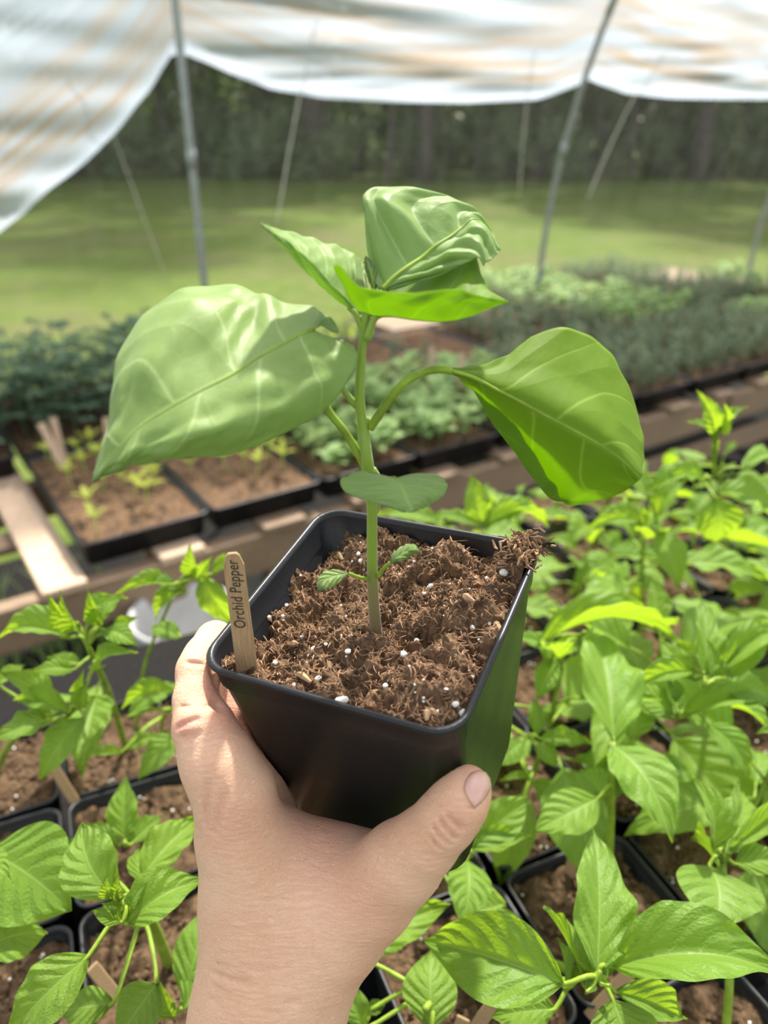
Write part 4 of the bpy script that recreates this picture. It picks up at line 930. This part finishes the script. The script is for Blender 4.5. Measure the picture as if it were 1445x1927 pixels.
pepper_hand((235, 1690, 1.235), [
    (213, 1690, 1.23, 145, 1545, 1.245, 118, 1, (.15, -.9, .5)), (238, 1738, 1.23, 388, 1648, 1.235, 98, 5, (.15, -.3, 1)), (266, 1652, 1.215, 380, 1532, 1.215, 74, 0, (-.1, -.4, 1)), (168, 1797, 1.22, 2, 1950, 1.20, 108, 1, (-.1, -.6, 1)),
    (205, 1690, 1.24, 200, 1645, 1.255, 26, 2, FAC), (222, 1690, 1.24, 222, 1640, 1.255, 24, 2, FAC), (245, 1715, 1.235, 274, 1660, 1.245, 30, 5, UPN), (230, 1735, 1.235, 172, 1712, 1.24, 34, 5, UPN),
    (225, 1720, 1.235, 190, 1700, 1.245, 30, 2, UPN), (215, 1885, 1.19, 108, 1902, 1.185, 70, 7, (0, -.5, 1)), (295, 1850, 1.20, 215, 1955, 1.195, 92, 1, (0, -.5, 1)), (160, 1625, 1.20, 120, 1665, 1.19, 30, 2, UPN), (270, 1660, 1.2, 262, 1590, 1.2, 32, 2, FAC)],
    'pepper plant left of the wrist with a tight growing tip and drooping left leaf', pot=OL+E1*.05+E2*-.15+EZ*RZ, stem_r=.0036)
pepper_hand((237, 1590, 1.165), [
    (237, 1580, 1.165, 236, 1458, 1.19, 58, 0, FAC), (245, 1590, 1.165, 308, 1532, 1.165, 40, 2, UPN), (225, 1590, 1.16, 150, 1555, 1.16, 40, 2, UPN), (160, 1600, 1.15, 110, 1590, 1.15, 30, 2, UPN)],
    'small pepper plant just left of the hand with one upright pale leaf', pot=OL+E1*.05+E2*-.05+EZ*RZ)
pepper_hand((340, 1900, 1.16), [
    (345, 1880, 1.16, 400, 1700, 1.18, 84, 7, (.2, -.6, .8)), (345, 1900, 1.16, 420, 1790, 1.16, 70, 1, (.2, -.4, 1)), (325, 1915, 1.15, 298, 1840, 1.17, 36, 2, FAC)],
    'pepper plant half hidden behind the wrist on its left side', pot=OL+E1*.085+E2*-.17+EZ*RZ, stem_r=.0018)
pepper_hand((-60, 1640, 1.22), [
    (-25, 1600, 1.225, 128, 1712, 1.21, 190, 6, (.1, -.6, 1)), (-40, 1790, 1.2, 93, 1750, 1.19, 96, 1, (0, -.4, 1))],
    'pepper plant off the left edge reaching in with one very broad leaf', pot=OL+E1*-.05+E2*-.05+EZ*RZ, extra=2)
pepper_hand((165, 1215, 1.27), [
    (132, 1200, 1.275, -10, 1188, 1.275, 62, 5, (0, -.2, 1)), (135, 1180, 1.28, 88, 1115, 1.31, 36, 2, FAC), (150, 1180, 1.28, 112, 1110, 1.32, 22, 2, FAC), (170, 1170, 1.28, 230, 1120, 1.30, 50, 5, UPN),
    (190, 1175, 1.28, 164, 1105, 1.31, 28, 2, FAC), (195, 1185, 1.275, 258, 1212, 1.27, 46, 1, UPN), (140, 1260, 1.25, 60, 1258, 1.255, 38, 1, UPN), (150, 1250, 1.25, 88, 1238, 1.255, 30, 2, UPN), (185, 1260, 1.25, 248, 1222, 1.27, 50, 5, UPN),
    (160, 1300, 1.24, 158, 1258, 1.27, 24, 2, FAC), (215, 1190, 1.27, 262, 1160, 1.28, 30, 2, UPN)],
    'tall pepper plant left of the index finger with a crown of pointed leaves', pot=OL+E1*.05+E2*.05+EZ*RZ, stem_r=.0026, extra=3)
pepper_hand((130, 1345, 1.23), [
    (90, 1355, 1.24, -20, 1395, 1.235, 62, 0, UPN), (160, 1350, 1.235, 66, 1468, 1.205, 74, 1, (-.3, -.6, .8)), (130, 1340, 1.24, 20, 1310, 1.245, 44, 5, UPN), (150, 1330, 1.24, 165, 1280, 1.26, 34, 2, FAC), (0, 1290, 1.24, 48, 1250, 1.24, 30, 2, UPN), (100, 1345, 1.235, 30, 1352, 1.235, 30, 2, UPN)],
    'pepper plant at the left edge with a yellow-green leaf pointing down', pot=OL+E1*-.05+E2*.05+EZ*RZ, extra=2)
pepper_hand((330, 1110, 1.27), [
    (320, 1105, 1.27, 215, 1112, 1.28, 34, 5, UPN), (330, 1100, 1.275, 250, 1098, 1.28, 30, 2, UPN), (362, 1080, 1.28, 358, 1020, 1.31, 30, 2, FAC), (370, 1090, 1.28, 400, 1045, 1.3, 30, 2, FAC), (378, 1080, 1.28, 440, 1180, 1.24, 60, 1, (-.3, -.7, .6)), (350, 1110, 1.27, 285, 1165, 1.25, 36, 5, UPN), (340, 1200, 1.24, 282, 1175, 1.24, 40, 1, UPN), (400, 1080, 1.28, 455, 1040, 1.29, 26, 2, UPN)],
    'pepper plant behind the index finger with leaves spreading left over the white bucket', pot=OL+E1*.06+E2*.065+EZ*RZ, stem_r=.0018)
pepper_hand((330, 1330, 1.19), [
    (240, 1350, 1.18, 345, 1280, 1.19, 46, 1, UPN), (330, 1300, 1.2, 222, 1328, 1.19, 40, 5, UPN), (340, 1380, 1.17, 255, 1465, 1.15, 60, 1, (-.2, -.5, 1)), (230, 1415, 1.15, 145, 1428, 1.145, 26, 2, UPN), (240, 1410, 1.15, 300, 1380, 1.15, 30, 0, UPN)],
    'low pepper plant beside the index knuckle with a glowing green leaf', pot=OL+E1*.075+E2*.03+EZ*RZ, stem_r=.0016)
# tall plant at the far right
pepper_hand((1342, 900, 1.30), [
    (1345, 815, 1.35, 1320, 738, 1.385, 44, 1, FAC), (1352, 812, 1.35, 1405, 762, 1.37, 34, 5, UPN), (1338, 812, 1.35, 1296, 790, 1.36, 26, 1, UPN), (1350, 808, 1.35, 1362, 758, 1.38, 26, 2, FAC),
    (1395, 880, 1.31, 1475, 868, 1.29, 44, 1, UPN), (1345, 925, 1.29, 1475, 960, 1.27, 62, 0, UPN), (1345, 935, 1.28, 1352, 1025, 1.24, 90, 7, (0, -.8, .6)), (1330, 905, 1.29, 1225, 905, 1.29, 46, 5, UPN), (1340, 850, 1.33, 1344, 810, 1.35, 14, 2, FAC)],
    'tallest pepper plant against the dark gap under the bench at the right', pot=OR+E1*.45+E2*.45+EZ*RZ, stem_r=.0030)
pepper_hand((950, 960, 1.27), [
    (905, 985, 1.26, 885, 890, 1.30, 54, 0, FAC), (905, 990, 1.26, 1040, 975, 1.25, 46, 5, UPN), (910, 995, 1.26, 1010, 950, 1.27, 30, 2, UPN), (900, 990, 1.26, 800, 965, 1.26, 30, 1, UPN), (830, 985, 1.26, 700, 960, 1.26, 44, 1, UPN)],
    'pepper plant just behind the held pot with one pale upright leaf', pot=OR+E1*.15+E2*.45+EZ*RZ)
pepper_hand((1220, 940, 1.28), [
    (1215, 930, 1.285, 1190, 880, 1.30, 40, 2, FAC), (1225, 925, 1.285, 1310, 895, 1.29, 46, 5, UPN), (1210, 985, 1.26, 1100, 990, 1.26, 44, 5, UPN), (1205, 990, 1.26, 1210, 950, 1.28, 30, 2, FAC), (1190, 985, 1.26, 1260, 1000, 1.25, 34, 1, UPN), (1240, 1000, 1.25, 1280, 1110, 1.22, 60, 0, (0, -.8, .6))],
    'pepper plant behind the drooping right leaf in the back row', pot=OR+E1*.35+E2*.45+EZ*RZ)
pepper_hand((1100, 1190, 1.24), [
    (1010, 1215, 1.235, 1290, 1180, 1.235, 62, 5, (0, -.1, 1)), (1045, 1240, 1.22, 1010, 1320, 1.20, 50, 0, UPN), (1050, 1230, 1.22, 960, 1190, 1.24, 40, 1, UPN), (1040, 1225, 1.22, 1100, 1215, 1.22, 36, 2, UPN)],
    'pepper plant with a long leaf arching right, just right of the held pot', pot=OR+E1*.15+E2*.15+EZ*RZ)
pepper_hand((1325, 1290, 1.24), [
    (1325, 1280, 1.24, 1320, 1115, 1.27, 62, 0, FAC), (1310, 1265, 1.24, 1180, 1290, 1.23, 46, 5, UPN), (1305, 1280, 1.235, 1240, 1200, 1.25, 44, 1, FAC), (1350, 1280, 1.24, 1330, 1200, 1.26, 36, 2, FAC), (1370, 1275, 1.24, 1450, 1180, 1.26, 56, 1, UPN), (1345, 1270, 1.24, 1480, 1175, 1.25, 56, 5, UPN), (1360, 1300, 1.23, 1460, 1310, 1.22, 70, 0, UPN)],
    'pepper plant at mid right with a silvery upright centre leaf', pot=OR+E1*.35+E2*.15+EZ*RZ)
pepper_hand((1275, 1350, 1.215), [
    (1268, 1345, 1.215, 1180, 1285, 1.225, 62, 1, UPN), (1282, 1345, 1.215, 1460, 1320, 1.22, 56, 5, UPN), (1270, 1350, 1.21, 1190, 1330, 1.21, 40, 2, UPN), (1275, 1340, 1.22, 1250, 1260, 1.23, 34, 2, FAC), (1330, 1360, 1.2, 1420, 1470, 1.17, 70, 1, UPN)],
    'pepper plant between the upright leaf and the right edge with leaves spread sideways', pot=OR+E1*.25+E2*.05+EZ*RZ, extra=3)
pepper_hand((1000, 1390, 1.18), [
    (1010, 1385, 1.18, 1005, 1310, 1.19, 36, 0, FAC), (1015, 1390, 1.18, 1118, 1398, 1.18, 36, 0, UPN), (1005, 1400, 1.18, 1052, 1445, 1.17, 40, 1, UPN), (985, 1395, 1.18, 925, 1440, 1.17, 50, 1, UPN), (995, 1460, 1.15, 940, 1470, 1.15, 20, 2, UPN), (1000, 1470, 1.15, 1080, 1540, 1.13, 50, 0, UPN)],
    'small pepper plant close right of the held pot with four spreading leaves', pot=OR+E1*.05+E2*.13+EZ*RZ, stem_r=.002)
where = {1: 'third', 2: 'fourth', 3: 'fifth', 4: 'sixth', 0: 'second', -1: 'first', -2: 'nearest'}
for k, m in RP:
    c = OR+E1*(k+.5)*.1+E2*(m+.5)*.1+EZ*RZ
    if any(abs(c[0]-u_[0]) < .004 and abs(c[1]-u_[1]) < .004 for u_ in used): continue
    if (k, m) in ((-1, -1), (-1, 0), (0, -1), (0, 1)): continue
    base = c-EZ*.011; h = rl.uniform(.09, .14) if m < 2 else rl.uniform(.06, .085); e = empty('pepper_plant', base, 'bushy pepper plant right of the hand, '+ordn[m+3]+' row back, '+ordn[k+2]+' column across', 'pepper plant', 'young pepper plants in black pots')
    lean = np.array([rl.uniform(-.02, .02), rl.uniform(-.02, .02), h]); axis = cr([base, base+lean*.5+np.array([rl.uniform(-.004, .004), 0, 0]), base+lean], 14)
    b = MB(); b.tube(axis-base, np.linspace(.0024, .0013, 14), 7); b.build('stem', M['stem'], e)
    random_leaves(e, axis, rl.randint(10, 13) if m < 2 else 8, (.055, .090) if m < 2 else (.045, .07), .3)
# stakes in the small pots
def small_stake(px, py, z, lean, label, L=.045):
    p = Zp(px, py, z); e1 = nrmz(np.array([lean, .15, 1.])); side = nrmz(np.cross(e1, CAM-p)); nn = np.cross(e1, side); b = MB()
    b.box(np.zeros(3)-e1*L/2, (side, nn, e1), (.0036, .0008, L/2)); o = b.build('plant_label', M['stake'], None, False, tuple(p)); mod_bevel(o, .0007); tag(o, label, 'plant label')
small_stake(172, 1818, 1.135, -.5, 'small wooden stake leaning beside the wrist plant at the bottom left')
small_stake(872, 1915, 1.13, .2, 'rounded wooden stake at the bottom edge right of the wrist')
small_stake(930, 1886, 1.13, .5, 'pale wooden stake at the bottom, second from the wrist')
small_stake(1085, 1582, 1.12, .1, 'wooden stake between the two upright leaves right of the thumb')
small_stake(1195, 1818, 1.13, .6, 'wooden stake leaning right at the lower right rim')
small_stake(98, 1440, 1.13, -.4, 'wooden stake behind the yellow-green drooping leaf at the left')
small_stake(1180, 1110, 1.14, .0, 'wooden stake among the back row of peppers')
# white bucket and grey bin
def bucket(px, py, zt, r, h, label, cat, name, mat):
    c = Zp(px, py, zt); b = MB(); n = 40; prof = [(r*.82, -h), (r*.97, -.02), (r*1.04, -.018), (r*1.04, 0), (r*.99, 0), (r*.95, -.02), (r*.80, -h+.004)]; vs = []; fs = []
    for rr_, z in prof: vs += [(math.cos(2*math.pi*k/n)*rr_, math.sin(2*math.pi*k/n)*rr_, z+h) for k in range(n)]
    for i in range(len(prof)-1):
        for k in range(n): fs.append((i*n+k, i*n+(k+1) % n, (i+1)*n+(k+1) % n, (i+1)*n+k))
    fs += [tuple(range(n-1, -1, -1)), tuple((len(prof)-1)*n+k for k in range(n))]
    o = link(name, mesh_of(name, vs, fs, mat), None, (c[0], c[1], zt-h)); tag(o, label, cat); return o
bk_ = bucket(345, 1150, .66, .105, .36, 'white plastic bucket standing below the bench left of the held pot', 'bucket', 'bucket', M['white_plastic'])
b = MB(); pts = [(math.cos(a)*.112, math.sin(a)*.112, .345) for a in np.linspace(3.3, 6.1, 20)]; b.tube(pts, .003, 6); b.build('handle', M['pole'], bk_)
bucket(520, 1035, .40, .12, .38, 'grey plastic bin in the shade behind the held pot', 'bin', 'storage_bin', M['white_plastic'])

# ------------------------------------------------------------------ pallet bench
bench = empty('pallet_bench', B(.4, .5, 0), 'long bench of rough wooden pallet boards carrying seedling trays', 'bench')
def bbox(name, u0, u1, v0, v1, z0, z1, mat, parent, bev=.004):
    b = MB(); c = B((u0+u1)/2, (v0+v1)/2, (z0+z1)/2)-np.array(parent.location); b.box(c, (DU, DV, EZ), ((u1-u0)/2, (v1-v0)/2, (z1-z0)/2)); o = b.build(name, mat, parent, False); mod_bevel(o, bev); return o
for u0, u1 in ((-1.6, .62), (.64, 2.1), (2.12, 4.2)):
    bbox('front_beam', u0, u1, -.03, .01, BT-.115, BT-.018, M['pallet'], bench)
    bbox('back_beam', u0, u1, 1.10, 1.14, BT-.115, BT-.018, M['pallet'], bench)
    bbox('middle_beam', u0, u1, .53, .57, BT-.115, BT-.018, M['pallet'], bench)
for i, u in enumerate(np.arange(-1.5, 4.1, .235)):
    bbox('slat', u, u+.085+.01*(i % 3), -.04, 1.15, BT-.018, BT, M['pallet_new'] if i < 8 else M['pallet'], bench, .003)
for u in (-.9, .4, 1.35, 2.6, 3.8):
    for v in (0.0, 1.08): bbox('leg', u, u+.07, v, v+.05, 0.012, BT-.115, M['pallet'], bench)
bbox('cross_board', -1.6, -.02, .25, .33, BT-.05, BT-.03, M['pallet'], bench)
bbox('lower_board', .5, 3.9, -.02, .0, .50, .575, M['pallet'], bench)
# pale slab leg at the right
# trays
def tray_mesh(w_, l_, h_=.055):
    lv = [(w_/2-.012, l_/2-.012, .012, 0), (w_/2-.006, l_/2-.006, .014, h_-.006), (w_/2, l_/2, .016, h_-.005), (w_/2, l_/2, .016, h_), (w_/2-.006, l_/2-.006, .014, h_), (w_/2-.009, l_/2-.009, .012, h_-.004), (w_/2-.016, l_/2-.016, .01, .004)]
    return shell(lv, 4)
TV, TF = tray_mesh(.272, .535); tray_me = mesh_of('tray', TV, TF, M['tray'])
def tray_soil(seed):
    vs = []; fs = []; nx, ny = 40, 76
    for j in range(ny+1):
        for i in range(nx+1):
            x = -.124+.248*i/nx; y = -.255+.51*j/ny; cell = min(abs((x/.062) % 1-.5), 1)
            vs.append((x, y, .047+.006*mn.fractal(Vector((x*40, y*40, seed)), .9, 2, 3)))
    for j in range(ny):
        for i in range(nx): a = j*(nx+1)+i; fs.append((a, a+1, a+nx+2, a+nx+1))
    return mesh_of('potting_soil', vs, fs, M['soil_far'])
TS = [tray_soil(0), tray_soil(8)]
b = MB()
for i in range(260): pebble(b, (rq.uniform(-.12, .12), rq.uniform(-.25, .25), .049+rq.uniform(-.003, .002)), rq.uniform(.0012, .004), rq, sq=.7)
tclod = mesh_of('clods', b.v, b.f, M['soil_far'])
b = MB()
for k in (-1, 0, 1): b.box((k*.062, 0, .040), (np.array([1., 0, 0]), np.array([0, 1., 0]), EZ), (.0016, .255, .0072))
for k in range(-3, 4): b.box((0, k*.073, .040), (np.array([1., 0, 0]), np.array([0, 1., 0]), EZ), (.124, .0016, .0072))
tins = mesh_of('cell_insert', b.v, b.f, M['tray'], False)
# seedling meshes
def seedling(kind, seed):
    r = random.Random(seed); b = MB()
    def leaf(base, d, L, W_, droop=.2, n=5):
        base = np.array(base, float); d = nrmz(np.array(d, float)); s = nrmz(np.cross(d, EZ+np.array([.01, .02, 0]))); nn = np.cross(s, d); vs = []; uv = []; fs = []
        for j in range(n+1):
            v = j/n; wd = W_*.5*(math.sin(math.pi*min(1, v**.8))**.8 if 0 < v < 1 else 0)+.0001; c = base+d*L*v-EZ*droop*L*v*v
            vs += [c-s*wd+nn*wd*.3, c, c+s*wd+nn*wd*.3]; uv += [(0, v), (.5, v), (1, v)]
        for j in range(n):
            for i in range(2): a = j*3+i; fs.append((a, a+1, a+4, a+3))
        b.add(vs, fs, uv)
    if kind == 'broad':
        h = r.uniform(.035, .06); b.tube([(0, 0, 0), (r.uniform(-.005, .005), 0, h)], [.0014, .001], 5)
        for q in range(9): an = q*2.4+r.uniform(-.3, .3); z = h*(.35+.65*q/8); leaf((0, 0, z), (math.cos(an), math.sin(an), .45+.4*q/8), r.uniform(.026, .042)*(1 if q < 7 else .6), r.uniform(.016, .024), .3)
        mat = M['leaf_pale']
    elif kind == 'fine':
        for st in range(6):
            an = r.uniform(0, 6.28); k = r.uniform(0, .35); h = r.uniform(.05, .11); x, y = r.uniform(-.012, .012), r.uniform(-.012, .012); tip = np.array([x+math.cos(an)*h*k, y+math.sin(an)*h*k, h]); b.tube([(x, y, 0), tip*.5+np.array([x, y, 0])*.5, tip], .0008, 4)
            for q in range(9): t = (q+1)/9; a2 = q*2.1; p = np.array([x, y, 0])*(1-t)+tip*t; leaf(p, (math.cos(a2), math.sin(a2), .5), r.uniform(.015, .026), .009, .1, 3)
        mat = M['leaf_sage']
    elif kind == 'lacy':
        h = r.uniform(.12, .19); b.tube([(0, 0, 0), (r.uniform(-.01, .01), 0, h)], [.0022, .0012], 5)
        for q in range(9):
            an = q*2.4+r.uniform(-.3, .3); z = h*(.3+.7*q/8); d = np.array([math.cos(an), math.sin(an), .35+.3*q/8]); L = r.uniform(.05, .075)*(1 if q < 7 else .5); p0 = np.array([0, 0, z])
            b.tube([p0, p0+d*L*.5, p0+d*L-EZ*L*.2], [.001, .0008, .0004], 4)
            for t in (.35, .6, .85, 1):
                pp = p0+d*L*t-EZ*L*.2*t*t; sd = np.cross(nrmz(d), EZ)
                for s in (-1, 1): leaf(pp, d*.6+sd*s, r.uniform(.018, .028), .011, .3, 4)
            leaf(p0+d*L-EZ*L*.2, d, .022, .013, .3, 4)
        mat = M['leaf_dark']
    else:
        h = r.uniform(.018, .035); b.tube([(0, 0, 0), (0, 0, h)], [.001, .0008], 5)
        for q in range(4): an = q*1.57+r.uniform(-.3, .3); leaf((0, 0, h), (math.cos(an), math.sin(an), .9-.2*(q % 2)), r.uniform(.016, .03), .008, .2, 4)
        mat = M['leaf_lime']
    return mesh_of('seedling', b.v, b.f, mat, True, b.uv)
SK = {k: [seedling(k, 10*i+j) for j in range(4)] for i, k in enumerate(('broad', 'fine', 'lacy', 'sprout'))}
nm_ = {'broad': 'round_leaved_seedling', 'fine': 'fine_leaved_seedling', 'lacy': 'ferny_seedling', 'sprout': 'sprout'}
adj = {'broad': 'pale round-leaved seedling', 'fine': 'grey-green fine-leaved seedling', 'lacy': 'dark green ferny seedling', 'sprout': 'tiny yellow-green sprout'}
rb = random.Random(9)
def tray(u, v, kind, where_, nx=4, ny=7, fill=1.0, ang=0, z=BT, soil=True):
    c = B(u+.138, v+.27, z); t = link('seedling_tray', tray_me, None, tuple(c)); t.rotation_euler = (0, 0, BA+ang)
    tag(t, 'black plastic seedling tray '+where_, 'seedling tray', 'black seedling trays on the bench')
    s = link('potting_soil', TS[int(u*10) % 2], t); s['kind'] = 'stuff'; s2 = link('clods', tclod, s); s2['kind'] = 'stuff'; link('cell_insert', tins, t)
    if not kind: return
    ca, sa = math.cos(BA+ang), math.sin(BA+ang)
    for j in range(ny):
        for i in range(nx):
            if rb.random() > fill: continue
            x = (-.5+(i+.5)/nx)*.235+rb.uniform(-.012, .012); y = (-.5+(j+.5)/ny)*.49+rb.uniform(-.014, .014)
            o = link(nm_[kind], rb.choice(SK[kind]), None, (c[0]+x*ca-y*sa, c[1]+x*sa+y*ca, c[2]+.046)); o.rotation_euler = (rb.uniform(-.1, .1), rb.uniform(-.1, .1), rb.uniform(0, 6.28)); s_ = rb.uniform(.9, 1.3)*(1.45 if kind == 'broad' else 1.6 if kind == 'sprout' else 1); o.scale = (s_, s_, s_)
            tag(o, adj[kind]+' in the tray '+where_, 'seedling', adj[kind]+'s in the tray '+where_)
tray(0.0, 0, 'sprout', 'of brown soil at the near left bench corner', 4, 8, .62)
tray(.278, 0, 'sprout', 'of brown soil second from the bench corner', 4, 8, .45)
tray(.556, 0, 'broad', 'of pale leaves left of the pepper stem', 4, 8)
tray(.834, 0, 'broad', 'of pale leaves right of the pepper stem', 4, 8)
tray(1.112, 0, 'broad', 'behind the drooping right leaf', 4, 8)
tray(1.39, 0, 'fine', 'at the bench front just right of the drooping leaf', 4, 7)
tray(1.668, 0, 'fine', 'at the bench front near the right edge', 4, 7)
tray(1.946, 0, 'fine', 'at the bench front cut by the right edge', 4, 7)
tray(2.224, 0, 'fine', 'at the bench front past the right edge', 4, 6)
tray(-.84, .56, 'lacy', 'at the far left edge of the back row', 3, 6)
tray(-.56, .56, 'lacy', 'in the back row left of the sprout trays', 4, 7)
tray(-.28, .56, 'lacy', 'in the back row behind the bench corner', 4, 7)
tray(0.0, .56, 'lacy', 'in the back row below the upright pole', 4, 7)
tray(.278, .56, 'lacy', 'in the back row behind the big left leaf', 4, 7)
tray(.556, .56, 'lacy', 'in the back row left of the stem', 4, 6, .9)
tray(.834, .56, 'broad', 'in the back row just right of the pepper stem', 4, 6, .7)
tray(1.112, .56, 'fine', 'in the back row left of the leaning pole', 3, 5, .5)
tray(1.39, .56, None, 'of bare brown soil below the leaning pole')
tray(1.668, .56, 'fine', 'in the back row right of the leaning pole', 4, 6, .8)
tray(1.946, .56, 'fine', 'in the back row near the right edge', 4, 6)
tray(2.224, .56, 'broad', 'in the back row at the right edge', 4, 6)
tray(2.50, .56, 'broad', 'in the back row past the right edge', 4, 6)
tray(2.50, 0, 'fine', 'at the bench front furthest right', 4, 6)
tray(2.778, .56, 'fine', 'in the back row near its right end', 4, 6)
tray(3.056, .56, 'fine', 'in the back row, second from its right end', 4, 6)
tray(3.334, .56, 'broad', 'at the right end of the back row', 3, 6)
tray(2.778, 0, 'broad', 'in the front row beyond the right edge', 3, 5)
# far bench beyond the leaning pole
far = empty('plank_bench', B(2.6, 1.5, 0), 'low plank bench behind the leaning pole at the right', 'bench')
bbox('plank', 1.75, 4.2, 1.22, 1.80, .68, .70, M['pallet'], far)
for u in (1.85, 3.0, 4.05):
    for v in (1.25, 1.73): bbox('leg', u, u+.06, v, v+.05, .0, .68, M['pallet'], far)
tray(2.05, 1.24, None, 'of bare brown soil on the far plank', z=.70)
tray(2.36, 1.24, 'broad', 'on the far plank second from the left', 4, 6, z=.70)
tray(2.66, 1.24, 'broad', 'on the far plank third from the left', 4, 6, z=.70)
tray(2.96, 1.24, 'fine', 'on the far plank fourth from the left', 4, 6, z=.70)
tray(3.26, 1.24, 'fine', 'on the far plank furthest right', 4, 6, z=.70)
# wooden stakes in far trays
for px, py, z, lean, lab in [(78, 800, .93, -.35, 'wooden stake leaning at the left end of the near sprout tray'), (100, 790, .93, -.1, 'wooden stake standing beside the leaning one in the left tray'), (200, 790, .92, .0, 'wooden stake at the back of the left sprout tray'), (812, 655, .95, 0, 'pale wooden stake in the trays right of the pepper stem'), (868, 668, .95, 0, 'pale wooden stake above the petiole of the right leaf')]:
    p = Zp(px, py, z); e1 = nrmz(np.array([lean, .1, 1.])); side = nrmz(np.cross(e1, CAM-p)); b = MB(); b.box(-e1*.05, (side, np.cross(e1, side), e1), (.0085, .001, .055)); o = b.build('plant_label', M['pallet_new'], None, False, tuple(p)); tag(o, lab, 'plant label')
b = MB(); rg = random.Random(78)
for i in range(2600):
    p = B(rg.uniform(1.9, 4.6), rg.uniform(1.85, 2.7), -.03); an = rg.uniform(0, 6.28); h = rg.uniform(.25, .62); lean = np.array([math.cos(an), math.sin(an), 0])*h*.45; s = np.array([-math.sin(an), math.cos(an), 0])*rg.uniform(.006, .014)
    b.add([p-s, p+s, p+lean*.4+EZ*h*.7+s*.9, p+lean*.4+EZ*h*.7-s*.9, p+lean+EZ*h], [(0, 1, 2, 3), (3, 2, 4)], [(0, 0), (1, 0), (1, .7), (0, .7), (.5, 1)])
wd = b.build('tall_grass', M['leaf_lime'], None, False); tag(wd, 'yellow-green tall grass growing behind the far plank bench', 'grass', kind='stuff')
# greenery on the ground seen through the bench slats
b = MB(); rg = random.Random(77)
for i in range(500):
    p = B(rg.uniform(-1.3, .3), rg.uniform(.1, 1.1), .012); an = rg.uniform(0, 6.28); h = rg.uniform(.08, .30); lean = np.array([math.cos(an), math.sin(an), 0])*h*.5; s = np.array([-math.sin(an), math.cos(an), 0])*.006
    b.add([p-s, p+s, p+lean*.4+EZ*h*.7+s*.7, p+lean*.4+EZ*h*.7-s*.7, p+lean+EZ*h], [(0, 1, 2, 3), (3, 2, 4)], [(0, 0), (1, 0), (1, .7), (0, .7), (.5, 1)])
wd = b.build('weeds', M['leaf_pale'], None, False); tag(wd, 'pale weeds growing on the ground below the bench slats at the left', 'weeds', kind='stuff')
